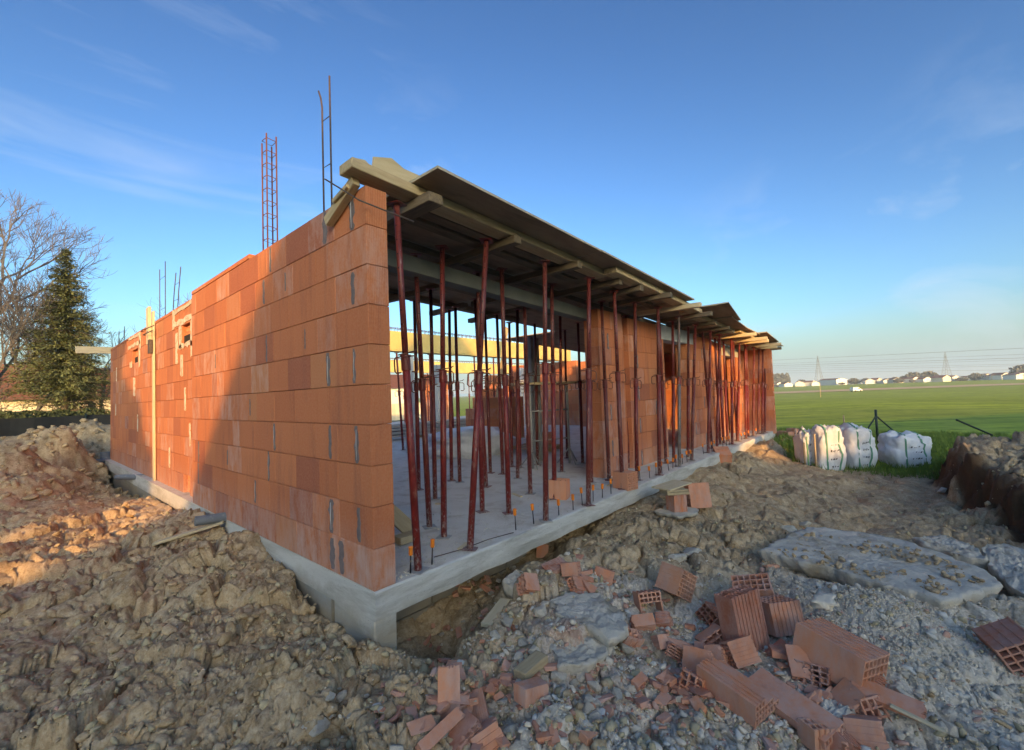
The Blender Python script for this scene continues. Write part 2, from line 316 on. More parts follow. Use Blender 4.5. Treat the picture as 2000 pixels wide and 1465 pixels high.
# ------------------------------------------------------------------ terrain
CP = [(0, 0, -.27), (.1, -.12, -.32), (-.15, -.2, -.31), (-.2, .2, -.27), (-.05, .8, -.28), (-.22, .95, -.19), (-.25, .45, -.30), (-.3, 1.5, -.12), (0, 1.6, -.15), (0, 2.2, -.06), (0, 3.2, -.10), (0, 4.6, -.2), (0, 5.8, -.27), (0, 7, -.38), (0, 8.5, -.6), (-.1, 9.7, -.68), (0, 10.8, -.55), (0, 12.2, -.3),
 (-.5, .5, -.42), (-.8, 1.5, -.38), (-.4, 1.4, -.30), (-.4, 2.4, -.16), (-.8, 0, -.5), (-1, 3, -.33), (-.8, 4.7, -.30), (-.7, 6, -.28), (-1.5, 5.5, -.28), (-1.4, 7, -.15), (-.5, 8.2, -.35), (-1.4, 8.4, .15), (-.9, 9.5, .05), (-1.5, 9.6, .6),
 (-.8, 12, .78), (-.1, 14, .9), (1, 14.5, .8), (-3, 12, .8), (-4, 15, .6), (-6, 11, .2), (-3, 9, .4), (-5, 7, 0), (-3, 6, -.2), (-3, 3, -.4), (-3, 0, -.5), (-1.5, -1.5, -.5), (-1.57, -2.6, -.52), (0, 17, -.2), (-6, 17, -.3), (8, 17, -.4),
 (.25, .25, -1.0), (.35, -.1, -.86), (.30, -.34, -.50), (.55, -.5, -.38), (.7, .15, -.98), (.75, -.10, -.74), (.8, -.36, -.40), (1.2, .14, -.7), (1.9, .2, -.6), (1.25, -.20, -.27), (1.6, -.10, -.27), (2.3, -.08, -.27), (2, .25, -.8), (2.8, .3, -.65), (3.0, 0, -.28), (1.0, -.45, -.31), (1.6, -.35, -.28), (2.2, -.35, -.36),
 (3, -.25, -.26), (3.5, -.1, -.21), (4.2, -.1, -.2), (5, -.15, -.18), (6, -.12, -.16), (8, -.12, -.15), (10, -.1, -.14), (12, -.1, -.2), (12.6, .5, -.4), (13, 3, -.5),
 (1.5, -.8, -.40), (2.5, -.8, -.42), (3.5, -.8, -.38), (3, -1.5, -.5), (4.5, -.9, -.40), (6, -1, -.40), (8, -1, -.42), (10, -1, -.45), (12, -1.2, -.5), (14, -1, -.55), (5, -2, -.52), (7, -2.2, -.58), (9, -2.2, -.56), (4, -3, -.55),
 (.4, -.8, -.45), (0, -.6, -.38), (.5, -1.5, -.5), (1.3, -1.6, -.50), (2, -1.6, -.5), (1, -2.5, -.55), (2.35, -2.45, -.25), (2.1, -2.2, -.42), (2.6, -2.9, -.45), (1.8, -3.5, -.55), (0, -3, -.55), (12, -4, -.55), (16, 2, -.6), (16, -6, -.6), (3, -6, -.5), (-3, -5, -.5)]
CP = np.array(CP)
BL = np.array([(10.2, -3.15), (8.7, -2.98), (7.0, -3.25), (5.46, -3.52), (4.2, -4.3), (2.5, -6.0)])
def macro(x, y):
    num = np.zeros_like(x); den = num.copy()
    for cx, cy, cz in CP:
        w_ = 1/((x-cx)**2+(y-cy)**2+.05)**1.7; num += w_*cz; den += w_
    r = np.sqrt(x*x+y*y); h = num/den; far = sst(13, 19, r); h = h*(1-far)+(-.6)*far
    # cut bank and spoil to the right
    yl = np.interp(x, BL[::-1, 0], BL[::-1, 1]); d = yl - y + .28*fbm(x*1.8, y*1.8, 5) + .10*fbm(x*9, y*9, 8)
    d = np.where(x > 8.7, d-(x-8.7)*.25, d)
    bank = sst(-.05, .30+.2*fbm(x*2, y*2, 15), d)*sst(3.2, 5.2, x)*(1-sst(9.6, 12.5, x))*(1-sst(3.5, 7, d)); h = h+bank*(.50+.30*sst(.3, 2.2, d)+.22*fbm(x*1.2, y*1.2, 3)+.12*fbm(x*4, y*4, 33))
    return h
def slabdist(x, y): return y
def rough_at(x, y):
    r = np.ones_like(x)
    r = r*(1-.55*sst(3.8, 5.2, x)*(1-sst(-.5, -.2, y))*sst(-3.3, -2.7, y))           # trodden ground on the right
    g = np.exp(-(((x-1.5)/1.1)**2+((y+2.2)/.9)**2)); r = r*(1-.75*g); r = r*(1-.7*np.exp(-(((x-2.4)/.5)**2+((y+2.6)/.5)**2)))       # gravel
    r = r*(1-.5*np.exp(-(((x-1.6)/.5)**2+((y+1.2)/.4)**2)))
    r = r*(1-.45*np.exp(-(((x+.9)/.6)**2+((y-7)/1.2)**2)))
    r = r*(1-sst(14, 22, np.sqrt(x*x+y*y))*.97)
    return r
def ground(x, y, detail=True):
    x = np.asarray(x, float); y = np.asarray(y, float); h = macro(x, y)
    if not detail: return h
    R = rough_at(x, y); wx = x+.10*fbm(x*3, y*3, 11, 3); wy = y+.10*fbm(x*3, y*3, 23, 3)
    wx2 = wx+.02*fbm(x*16, y*16, 31, 2); wy2 = wy+.02*fbm(x*16, y*16, 37, 2)
    m1 = sst(-.25, .15, fbm(x*1.3, y*1.3, 77, 3)); m2 = sst(-.2, .15, fbm(x*2.1, y*2.1, 99, 3))
    d = .10*fbm(x*1.6, y*1.6, 41, 4)
    d = d+(.075+.035*m1)*chunks(wx, wy, .42, 101, .9, .08)-.045
    d = d+.034*chunks(wx2, wy2, .17, 202, .9, .10)*(.5+.8*m2)-.012
    d = d+.017*chunks(wx2*1.02, wy2, .075, 303, 1., .12)*(.5+.9*m1)
    d = d+.0065*chunks(wx2, wy2, .034, 404, .9, .2)+.012*fbm(x*14, y*14, 55, 3)
    # thin drying cracks
    f1, f2, hh, vx, vy = worley((wx+.05*fbm(x*9, y*9, 61, 2))/.26, wy/.19, 505); d = d-.05*(1-sst(0, .05, f2-f1))*(1-m1*.4)
    keep = 1-sst(-.35, -.1, y)*sst(.0, .1, x)*(1-sst(12.2, 12.6, x))*.55
    g = np.exp(-(((x-1.5)/1.4)**2+((y+2.2)/1.2)**2))
    tr = .028*np.sin((y*1.0+x*.25)*9)*sst(3.5, 6, x)*(1-sst(12, 16, x))*sst(.8, 1.6, -y)   # wheel ruts
    return h+d*R*keep+.006*g*chunks(wx2, wy2, .03, 606, .9, .3)+tr*.6
def gz(x, y): return float(ground(np.array([x]), np.array([y]))[0])
def gm(x, y): return float(macro(np.array([x]), np.array([y]))[0])
def G(px, py, off=0.):             # the ground point seen at a measured place of the photograph
    z = -.45
    for _ in range(6):
        p = U(px, py, 2, z); z = gz(p.x, p.y)*.6+z*.4
    p = U(px, py, 2, z); p.z += off; return p

def soilmat():
    m = NM('clay_soil', .95, .15); g = m.n('NewGeometry').outputs['Position']
    zc = m.n('Attribute', attribute_name='zone').outputs['Color']; sp = m.n('SeparateColor', {0: zc})
    n1 = m.noise(1.6, 6, .6, g, .4); n2 = m.noise(9, 6, .65, g, .3); n3 = m.noise(55, 4, .7, g)
    c = m.mix(m.rng(n1, .32, .68), (.50, .35, .19), (.27, .185, .10))
    c = m.mix(m.rng(n2, .42, .68, 0, .75), c, (.66, .51, .33))
    c = m.mix(m.rng(n3, .5, .75, 0, .5), c, (.64, .57, .43))
    c = m.mix(m.rng(n3, .47, .27, 0, .6), c, (.12, .088, .05))
    v = m.n('TexVoronoi', {'Scale': 75., 'Vector': g}); gc = m.mix(m.n('SeparateColor', {0: v.outputs['Color']}).outputs[0], (.52, .44, .335), (.80, .70, .555))
    gc = m.mix(m.rng(n2, .5, .7, 0, .6), gc, (.40, .34, .24))
    c = m.mix(m.math('MULTIPLY', sp.outputs[0], m.rng(n2, .3, .5, .55, 1)), c, gc)
    c = m.mix(m.math('MULTIPLY', sp.outputs[1], m.rng(n2, .35, .6, .2, .9)), c, (.40, .20, .13))
    rg = m.mapn((1, 1, 1), g, (0, 0, -YAW)); gr = m.mix(m.rng(m.noise(1.0, 6, .65, m.mapn((1.6, .10, 1), rg), .2), .38, .60), (.13, .20, .015), (.36, .44, .045))
    gr = m.mix(m.rng(m.noise(.05, 3, .5, g), .4, .65, 0, .5), gr, (.20, .25, .04))
    gr = m.mix(m.rng(m.noise(1.3, 7, .7, g, .4), .5, .68, 0, .6), gr, (.07, .12, .012)); gr = m.mix(m.rng(m.noise(.35, 5, .65, m.mapn((.3, 1.6, 1), g), .4), .52, .66, 0, .5), gr, (.30, .36, .06))
    c = m.mix(m.math('MULTIPLY', sp.outputs[2], 1.), c, gr)
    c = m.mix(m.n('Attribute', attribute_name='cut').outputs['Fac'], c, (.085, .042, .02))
    m.col(c)
    b = m.bump(n2, .5, .02); b = m.bump(n3, .5, .006, b); m.bump(v.outputs['Distance'], .25, .004, b); return m.m
M['soil'] = soilmat()
# polar sheet around the camera: fine where the photograph looks, coarse elsewhere, out to the horizon
NT, NR = 850, 620
th = np.concatenate([np.linspace(YAW-1.02, YAW+1.0, NT), np.linspace(YAW+1.0, YAW-1.02+2*math.pi, 50)[1:-1]])
rr = np.concatenate([[.05, .3, .6], np.geomspace(.9, 17, NR), np.geomspace(17, 6500, 90)[1:]])
TH, RR = np.meshgrid(th, rr); X = CAM.x+RR*np.cos(TH); Y = CAM.y+RR*np.sin(TH)
Z = ground(X.ravel(), Y.ravel()).reshape(X.shape)
_R = rough_at(X, Y)*(1-sst(10, 14, RR)); _x = X+.10*fbm(X*3, Y*3, 11, 3); _y = Y+.10*fbm(X*3, Y*3, 23, 3); _x2 = _x+.02*fbm(_x*16, _y*16, 31, 2); _y2 = _y+.02*fbm(_x*16, _y*16, 37, 2)
lx, ly = shove(_x, _y, .42, 101, .10); lx2, ly2 = shove(_x2, _y2, .17, 202, .12); lx3, ly3 = shove(_x2*1.02, _y2, .075, 303, .16)
XD = X+_R*(.22*lx+.32*lx2+.38*lx3); YD = Y+_R*(.22*ly+.32*ly2+.38*ly3)
ins = (X > -.02) & (X < 12.3) & (Y > .65) & (Y < 15) & ((Y < 12.1) | (X > .7)); Z[ins] = np.minimum(Z[ins], -.9)       # under the building
grass_line = 9.3+np.maximum(0, Y+.9)*3.0+.5*fbm(X, Y, 900, 3)
GR = np.clip((X-grass_line)/.35, 0, 1)*(Z < -.2); GR = np.maximum(GR, sst(18, 19, np.sqrt(X*X+Y*Y)))*1.0
fi = sst(16, 30, RR)*(1-sst(300, 900, RR)); Z = Z+.12*fbm(X*.12, Y*.12, 71, 2)*fi-2.5*sst(25, 180, RR)*(1-sst(340, 560, RR))-1.0*sst(340, 560, RR)
nv = X.size; me = bpy.data.meshes.new('ground'); nt_ = len(th); nr_ = len(rr)
i = np.arange(nr_-1)[:, None]*nt_; j = np.arange(nt_)[None, :]; j2 = (j+1) % nt_
F = np.stack([i+j, i+nt_+j, i+nt_+j2, i+j2], -1).reshape(-1, 4)
me.vertices.add(nv); me.vertices.foreach_set('co', np.stack([XD, YD, Z], -1).ravel().astype(np.float32))
me.loops.add(F.size); me.loops.foreach_set('vertex_index', F.ravel().astype(np.int32)); me.polygons.add(len(F))
me.polygons.foreach_set('loop_start', np.arange(0, F.size, 4, dtype=np.int32)); me.polygons.foreach_set('loop_total', np.full(len(F), 4, np.int32))
me.polygons.foreach_set('use_smooth', np.ones(len(F), bool)); me.update(calc_edges=True)
def gs(x0, y0, sx, sy): return np.exp(-(((X-x0)/sx)**2+((Y-y0)/sy)**2))
gv = np.clip(1.5*gs(1.3, -2.2, 1.1, .9)+1.6*gs(2.5, -2.6, .8, .6)+1.3*gs(1.3, -1.05, .6, .5)+1.0*gs(.5, -1.6, .6, .6)+.5*gs(0, 5, .5, 1), 0, 1)
gv = np.clip(gv*(1.15+1.0*fbm(X*1.7, Y*1.7, 620, 3)), 0, 1)
du = np.clip(.8*gs(.9, -1.1, .5, .5)+.8*gs(2.0, -1.75, .35, .3)+.6*gs(.0, 5.2, .35, .6), 0, 1)*np.clip(.5+1.6*fbm(X*3, Y*3, 640, 3), 0, 1)
col = np.zeros((nv, 4), np.float32); col[:, 0] = gv.ravel(); col[:, 1] = du.ravel(); col[:, 2] = GR.ravel(); col[:, 3] = 1
a = me.color_attributes.new('zone', 'FLOAT_COLOR', 'POINT'); a.data.foreach_set('color', col.ravel())
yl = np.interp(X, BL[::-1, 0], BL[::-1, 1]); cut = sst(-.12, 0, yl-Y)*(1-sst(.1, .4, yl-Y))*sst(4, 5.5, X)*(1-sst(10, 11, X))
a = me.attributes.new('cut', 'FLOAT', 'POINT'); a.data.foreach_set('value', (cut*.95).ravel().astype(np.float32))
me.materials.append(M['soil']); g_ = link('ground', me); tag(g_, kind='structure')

# ------------------------------------------------------------------ building: slab and foundation
DZ = lambda x: 2.83-.040*x                       # underside of the plywood deck
sl = MB()
n = 60; top = []; prof = []
for k in range(n+1):
    x = 12.3*k/n; wob = .004*math.sin(k*1.7)+.003*math.sin(k*4.1); prof.append([(x, .0+(0 if k in (0,) else 0), 0), (x, -.012+wob*.4, -.012), (x, -.014+wob*.5, -.10), (x, -.004+wob, -.19+wob*.8), (x, .3, -.20), (x, 14, -.20), (x, 14, 0), (x, .45, 0)])
for k in range(n+1): sl.v += prof[k]
for k in range(n):
    for q in range(8): a = k*8+q; b = k*8+(q+1) % 8; sl.f.append((a, b, b+8, a+8)); sl.mi.append(1 if q in (6, 7) else 0)
sl.f += [tuple(range(8)), tuple(n*8+q for q in range(8))]; sl.mi += [0, 0]
slab = sl.obj('concrete_slab', [M['concrete'], M['slabtop']]); tag(slab, 'long grey concrete floor slab carrying the brick walls and props', 'concrete slab')
fd = empty('foundation_wall', (0, 0, -.9), 'grey blockwork foundation wall below the concrete slab', 'foundation')
fb = MB()
MB().cbox((.002, .006, -1.1), (.17, .55, -.19), .008).obj('corner_pier', M['concrete'], fd, loc=(0, 0, .9))
bk = MB().cbox((0, 0, 0), (.49, .2, .19), .004).mesh('foundation_block', M['found'])
for r in range(4):
    for k in range(24):
        o = link('foundation_block', bk, fd, loc=(.2+k*.5-(.25 if r % 2 else 0), .62, -.2-.2*(r+1)+.9))
MB().box((.006, .6, -1.2), (.2, 4.3, -.012)).obj('side_face', M['found'], fd, loc=(0, 0, .9))
MB().box((.05, 4.3, -1.2), (.25, 12.2, -.012)).obj('side_face', M['found'], fd, loc=(0, 0, .9))

# ------------------------------------------------------------------ brick walls
bcache = {}
def brick_mesh(L_, H_, T_):
    k = (round(L_, 2), round(H_, 3), round(T_, 3))
    if k not in bcache: bcache[k] = MB().cbox((.0012, 0, .0012), (max(.02, k[0]-.0012), k[2], k[1]-.0025), .0035).mesh('brick', M['brick'])
    return bcache[k]
def brick_wall(label, org, dirv, length, courses, ch, T, starts=None, holes=(), bl=.43, name='brick_wall', jit=.002):
    d = Vector(dirv).normalized(); nrm = Vector((-d.y, d.x, 0)); root = empty(name, org, label, 'wall')
    ang = math.atan2(d.y, d.x)
    for r in range(courses):
        hs_ = [(a, b) for a, b, r0_, r1_ in holes if r0_ <= r < r1_]
        cuts = [0.]; seq = starts[r % len(starts)] if starts else ([bl] if r % 2 == 0 else [bl*.5])
        for s_ in seq: cuts.append(s_ if starts else cuts[-1]+s_)
        while cuts[-1] < length-.02: cuts.append(cuts[-1]+bl*(1 if rnd() > .12 else .5))
        cuts = [c for c in cuts if c < length-.06]+[length]
        for a, b in zip(cuts, cuts[1:]):
            segs = [(a, b)]
            for ha, hb in hs_:
                ns = []
                for s0, s1 in segs:
                    if s1 <= ha or s0 >= hb: ns.append((s0, s1)); continue
                    if s0 < ha-.04: ns.append((s0, ha))
                    if s1 > hb+.04: ns.append((hb, s1))
                segs = ns
            for s0, s1 in segs:
                o = link('brick', brick_mesh(round(s1-s0, 2), ch, T), root)
                o.location = Matrix.Rotation(ang, 3, 'Z') @ Vector((s0, 0, r*ch)) + nrm*ru(-jit, jit); o.rotation_euler = (0, ru(-.002, .002), ang)
    return root
def smear(root, p, out, along, hgt, wd, light=True):     # hand pointed grout at a vertical joint
    o = Vector(out); al = Vector(along); p = Vector(p); mb = MB(); n = 9; L_ = []; R_ = []
    for k in range(n+1):
        t = k/n; e = (.55 if k in (0, n) else ru(.7, 1.1)); c = wd*.10*math.sin(k*1.3+p.z*9+p.y*5)
        a = wd*.5*e*ru(.65, 1.15); b = wd*.5*e*ru(.65, 1.15)
        L_.append(p+al*(c-a)+Vector((0, 0, hgt*(t-.5)))); R_.append(p+al*(c+b)+Vector((0, 0, hgt*(t-.5))))
    vs = [q+o*.0035 for q in L_]+[q+o*.0035 for q in R_]+[q-o*.001-al*.003 for q in L_]+[q-o*.001+al*.003 for q in R_]; m_ = n+1
    for k in range(n): mb.f += [(k, m_+k, m_+k+1, k+1), (2*m_+k, k, k+1, 2*m_+k+1), (m_+k, 3*m_+k, 3*m_+k+1, m_+k+1)]; mb.mi += [0]*3
    mb.v = [tuple(v) for v in vs]; ob = mb.obj('mortar_joint', M['mortar'], fix=False)
    me_ = ob.data; ob.parent = root; ob.location = -Vector(root.location)
    if light and rnd() < .35:
        q = MB(); q.tube([p+o*.004+Vector((0, 0, -hgt*.42)), p+o*.006+al*.002, p+o*.004+Vector((0, 0, hgt*.40))], [wd*.03, wd*.05, wd*.035], 6)
        r_ = q.obj('grout_line', M['rebarfill'], root, True); r_.location = -Vector(root.location)
B = .27
A_ = [.43, .86, 1.3, 1.73]; B_ = [.57, .75, 1.17, 1.6, 2.03]
near = brick_wall('tall orange brick wall in shade running back from the near corner', (.165, 0, 0), (0, 1, 0), 4.3, 10, B, .165, starts=[B_, [.44, .87, 1.3, 1.73], [.45, .74, 1.16, 1.6], [.44, .82, 1.26, 1.66]], name='brick_wall')
for px, py in ((687, 430), (689, 562), (692, 708), (697, 858), (701, 1020), (635, 440), (641, 722), (645, 870), (647, 1000), (649, 1062), (528, 500), (515, 570), (521, 680), (536, 860), (525, 905), (499, 960), (667, 1090), (388, 870), (388, 930)):
    p = U(px, py, 0, 0); r = min(9, max(0, round(p.z/B-.5))); smear(near, (0, p.y, (r+.5)*B), (-1, 0, 0), (0, 1, 0), B*ru(.8, 1.0), ru(.04, .07) if px > 600 else .04)
for y0, r in ((.95, 6), (2.2, 4), (2.9, 2), (1.32, 8), (3.3, 6)): smear(near, (0, y0, (r+.5)*B), (-1, 0, 0), (0, 1, 0), B*.6, .018, False)
farw = brick_wall('brick wall section beyond the step with two vents', (.265, 4.3, 0), (0, 1, 0), 7.9, 10, B, .165, holes=((.5, .95, 8, 9), (4.35, 4.95, 8, 9), (.56, .92, 0, 1)), name='brick_wall')
# top course beyond the joint stands a little proud and higher
brick_wall('thin raised brick course on the wall top next to the rebar cage', (.165, 2.18, 2.701), (0, 1, 0), 2.1, 1, .05, .17, bl=.6, name='brick_course')
brick_wall('thin raised brick course on top of the farther wall section', (.265, 4.3, 2.701), (0, 1, 0), 7.9, 1, .05, .168, bl=.6, name='brick_course')
def patch(root, ya, yb, za, zb, x=.1, name='mortar_patch'):
    mb = MB(); n = 10; vs = []
    for k in range(n+1):
        t = k/n; vs += [(x-.005, ya+(yb-ya)*t, za+ru(-.02, .02)), (x-.005, ya+(yb-ya)*t, zb+ru(-.02, .02))]
    for k in range(n): a = 2*k; mb.f.append((a, a+1, a+3, a+2)); mb.mi.append(0)
    mb.v = vs; mm = mb.mesh(name, M['white'], fix=False); o = link(name, mm, root, loc=-Vector(root.location))
    md = o.modifiers.new('thick', 'SOLIDIFY'); md.thickness = .006; md.offset = 0; return o
patch(farw, 4.5, 5.8, 2.45, 2.54); patch(farw, 4.42, 4.52, 2.40, 2.71); patch(farw, 4.5, 5.75, 2.66, 2.72, .097); patch(farw, 4.60, 4.78, 1.95, 2.44); patch(farw, 5.28, 5.42, 2.1, 2.44); patch(farw, 4.62, 5.4, 2.10, 2.16); patch(farw, 5.2, 5.34, 1.7, 2.0); patch(farw, 5.5, 5.62, 1.9, 2.35); patch(farw, 5.68, 5.8, 2.45, 2.72, .098)
patch(farw, 8.4, 9.7, 2.50, 2.56); patch(farw, 8.35, 8.5, 2.4, 2.71); patch(farw, 8.45, 9.6, 2.66, 2.72, .097); patch(farw, 9.25, 9.5, 2.1, 2.2); patch(farw, 8.9, 9.1, 1.5, 1.85); patch(farw, 8.4, 8.52, 2.05, 2.4)
for y0, z0, z1 in ((5.05, 1.2, 1.5), (4.8, .7, 1.0), (6.0, .3, .6), (8.6, .8, 1.1), (11.2, 1.9, 2.2), (11.3, 1.1, 1.35), (4.6, .2, .5)): patch(farw, y0, y0+.07, z0, z1)

def grid_block(xs, ys, solid, H, name='brick', mat=None, jag=0, seed=0):
    rr_ = random.Random(seed); nx, ny = len(xs)-1, len(ys)-1; V = {}; mb = MB()
    def vt(i, j, k):
        if (i, j, k) not in V:
            z = H*k
            if k == 1 and jag: z -= jag*rr_.random()*(1 if (i+j) % 2 else .4)
            V[(i, j, k)] = len(mb.v); mb.v.append((xs[i], ys[j], z))
        return V[(i, j, k)]
    for i in range(nx):
        for j in range(ny):
            if not solid(i, j): continue
            mb.f += [(vt(i, j, 0), vt(i, j+1, 0), vt(i+1, j+1, 0), vt(i+1, j, 0)), (vt(i, j, 1), vt(i+1, j, 1), vt(i+1, j+1, 1), vt(i, j+1, 1))]; mb.mi += [0, 0]
            for (ni, nj, a, b) in ((i-1, j, (i, j+1), (i, j)), (i+1, j, (i+1, j), (i+1, j+1)), (i, j-1, (i, j), (i+1, j)), (i, j+1, (i+1, j+1), (i, j+1))):
                if ni < 0 or nj < 0 or ni >= nx or nj >= ny or not solid(ni, nj):
                    mb.f.append((vt(*a, 0), vt(*b, 0), vt(*b, 1), vt(*a, 1))); mb.mi.append(0)
    return mb.mesh(name, mat or M['rubblebrick'], fix=True)
def hollow(nx, ny, L_, W_, H, wall=.009, ribs=True, mask=None, **kw):     # perforated clay block, cells along z
    def brk(n, T):
        c = (T-wall*(n+1))/n; p = [0]
        for k in range(n): p += [p[-1]+wall, p[-1]+wall+c]
        return p+[T]
    xs, ys = brk(nx, L_), brk(ny, W_)
    if ribs:                                    # ribs: a thin outer layer, filled at every other column
        ys = [-.006]+ys+[W_+.006]
        def solid(i, j):
            if mask and mask(i, j-1): return False
            if j in (0, len(ys)-2): return i % 2 == 0
            return not (i % 2 == 1 and (j-1) % 2 == 1)
    else:
        def solid(i, j): return not (mask and mask(i, j)) and not (i % 2 == 1 and j % 2 == 1)
    xs = [x-L_/2 for x in xs]; ys = [y-W_/2 for y in ys]
    return grid_block(xs, ys, solid, H, **kw)
for y0, z0 in ((4.3+.5, 8*B), (8.65, 8*B)): MB().cbox((.118, y0+.02, z0+.01), (.25, y0+.43, z0+.12), .004).obj('vent_shade_box', M['ventshade'], farw, loc=-Vector(farw.location))  # solid dark boxes painting the shade in the lower part of each vent
vent = hollow(7, 3, .42, .15, .26, name='vent_block')
for y0, z0 in ((4.3+.725, 8*B), (8.95, 8*B), (4.3+.74, 0)):
    o = link('vent_block', vent, farw); o.matrix_basis = basis(Vector((.33, y0, z0+B/2))-Vector(farw.location), (-1, 0, 0), (0, 1, 0)); o.scale = (1, 1.6, .7)

# facade behind the props (plane y = .6), set back from the slab edge
fseg = [('brick pier beside the wide opening with a deep left return', 4.05, .72, 9, .272, ()), ('brick facade panel left of the first doorway', 4.98, 1.42, 9, .268, ()),
        ('brick facade panel between the two doorways', 7.6, 1.5, 9, .262, ()), ('sunlit brick facade panel left of the far doorway', 9.25, .95, 9, .256, ()), ('shaded brick facade panel right of the far doorway', 11.2, .85, 9, .254, ())]
walls = []
for lab, x0, ln, cs, ch, hl in fseg:
    rw = brick_wall(lab, (x0, .6, 0), (1, 0, 0), ln, cs, ch, .24, holes=hl, bl=.36); walls.append(rw)
for (wx_, x, zs) in ((0, 4.32, (1, 3, 7)), (0, 4.2, (2, 6)), (0, 4.62, (4,)), (1, 5.28, (0, 2, 4, 6, 8)), (1, 5.95, (1, 3)), (1, 6.2, (5, 7)), (2, 7.9, (1, 4, 6)), (2, 8.5, (0, 3, 7)), (4, 11.6, (2, 5, 7))):
    for r in zs: smear(walls[wx_], (x, .6, (r+.5)*.265), (0, -1, 0), (1, 0, 0), .24, .05)
# recessed strips between the panels
for lab, x0, x1, n_, ch in (('narrow recessed brick strip between first pier and panel', 4.78, 4.97, 9, .27), ('narrow recessed brick strip before the sunlit panel', 9.11, 9.24, 9, .258)):
    brick_wall(lab, (x0, .68, 0), (1, 0, 0), x1-x0, n_, ch, .15, bl=.5)
brick_wall('brick end wall closing the porch at the far right', (12.02, 0, 0), (0, 1, 0), 6.0, 9, .252, -.17)
brick_wall('brick wall added to darken the rooms behind the far doorways', (8.0, 3.0, 0), (1, 0, 0), 4.0, 9, .25, .2, bl=.5)  # added to keep the rooms behind the doorways dark
MB().cbox((6.1, .585, 2.16), (7.95, .83, 2.42), .004).obj('concrete_lintel', M['pale']); tag(bpy.data.objects['concrete_lintel'], 'pale grey concrete lintel over the first doorway', 'lintel')
l2 = MB().cbox((9.95, .585, 2.02), (11.45, .83, 2.27), .004).obj('concrete_lintel', M['pale']); tag(l2, 'sunlit concrete lintel over the far doorway', 'lintel')
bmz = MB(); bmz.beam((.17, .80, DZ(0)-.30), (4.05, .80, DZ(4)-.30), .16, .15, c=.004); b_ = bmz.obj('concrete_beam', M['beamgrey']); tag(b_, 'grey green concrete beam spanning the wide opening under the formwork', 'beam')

# ------------------------------------------------------------------ formwork deck
def timber(a, b, wd, th, label, name='timber_beam', mat='wood', group=None, cat='beam', upv=(0, 0, 1), j=.0015):
    a = Vector(a); b = Vector(b); d = (b-a); Ln = d.length; m_ = basis(a, Vector(upv), d)
    z = Vector(upv).normalized(); x = d.normalized(); y = z.cross(x).normalized(); z = x.cross(y)
    m_ = Matrix(((x.x, y.x, z.x, a.x), (x.y, y.y, z.y, a.y), (x.z, y.z, z.z, a.z), (0, 0, 0, 1)))
    o = MB().cbox((0, -wd/2, -th/2), (Ln, wd/2, th/2), .004, j=j).obj(name, M[mat], mw=m_); return tag(o, label, cat, group)
timber((-.12, .035, DZ(0)-.036), (3.2, .035, DZ(3.2)-.036), .17, .068, 'long front timber beam with its end jutting past the wall corner')
timber((3.1, -.14, DZ(3.1)-.037), (6.2, -.10, DZ(6.2)-.037), .17, .068, 'second front timber beam continuing under the plywood edge')
timber((6.0, .05, DZ(6)-.037), (9.0, .05, DZ(9)-.037), .17, .068, 'third front timber beam behind the first doorway props')
timber((8.8, -.04, DZ(8.8)-.037), (12.3, -.04, DZ(12.3)-.037), .17, .068, 'far front timber beam reaching the end wall')
for k, (a, b) in enumerate(((.2, 4.3), (4.2, 8.3), (8.2, 12.0))):
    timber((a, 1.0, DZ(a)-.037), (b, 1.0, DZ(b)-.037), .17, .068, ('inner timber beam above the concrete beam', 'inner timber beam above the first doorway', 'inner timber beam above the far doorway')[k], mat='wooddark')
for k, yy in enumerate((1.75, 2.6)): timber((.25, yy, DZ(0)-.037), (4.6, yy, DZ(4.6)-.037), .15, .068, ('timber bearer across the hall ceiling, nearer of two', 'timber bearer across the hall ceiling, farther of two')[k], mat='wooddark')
def joist(x, y0, y1, label, mat='wood', lift=0, wd=.09, sk=0, group='cross timbers on the prop heads'):
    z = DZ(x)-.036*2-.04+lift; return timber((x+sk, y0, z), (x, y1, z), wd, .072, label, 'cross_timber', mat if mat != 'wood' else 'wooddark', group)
joist(.47, -.17, .62, 'short cross timber poking out beside the brick wall corner', wd=.13)
jx = [(1.5, -.10, 'cross timber on the leaning prop head'), (2.42, -.12, 'cross timber on the third prop head, squared end'), (3.33, -.13, 'cross timber on the fourth prop head'), (3.85, -.20, 'cross timber before the plain pier'), (4.4, -.34, 'pale cross timber before the first brick pier'),
      (5.3, -.44, 'long pale cross timber jutting out past the plywood'), (6.15, -.36, 'cross timber beside the grey prop'), (7.0, -.15, 'cross timber over the first doorway'), (7.75, -.18, 'cross timber right of the first doorway'),
      (8.35, -.12, 'cross timber left of the sunlit ones'), (9.0, -.38, 'nearest sunlit cross timber'), (9.85, -.42, 'second sunlit cross timber'), (10.35, -.36, 'third sunlit cross timber'), (11.2, -.46, 'fourth sunlit cross timber, longest'), (11.7, -.28, 'last sunlit cross timber'), (12.2, -.30, 'dark cross timber over the end wall')]
for k, (x, y0, lab) in enumerate(jx): joist(x, y0, 1.15 if k < 3 else .58, lab, 'woodlight' if 8.7 < x < 12 or x == 5.3 else 'wood', sk=.05 if k % 3 else -.03)  # sunlit stretch gets the paler timber: sunlight put into its colour
for x in (.9, 1.9, 2.9, 3.7):
    for y0, y1 in ((1.2, 2.05), (2.15, 3.0)): joist(x+ru(-.1, .1), y0, y1, 'dark cross timber under the inner deck of the hall', sk=ru(-.1, .1), group='inner cross timbers')
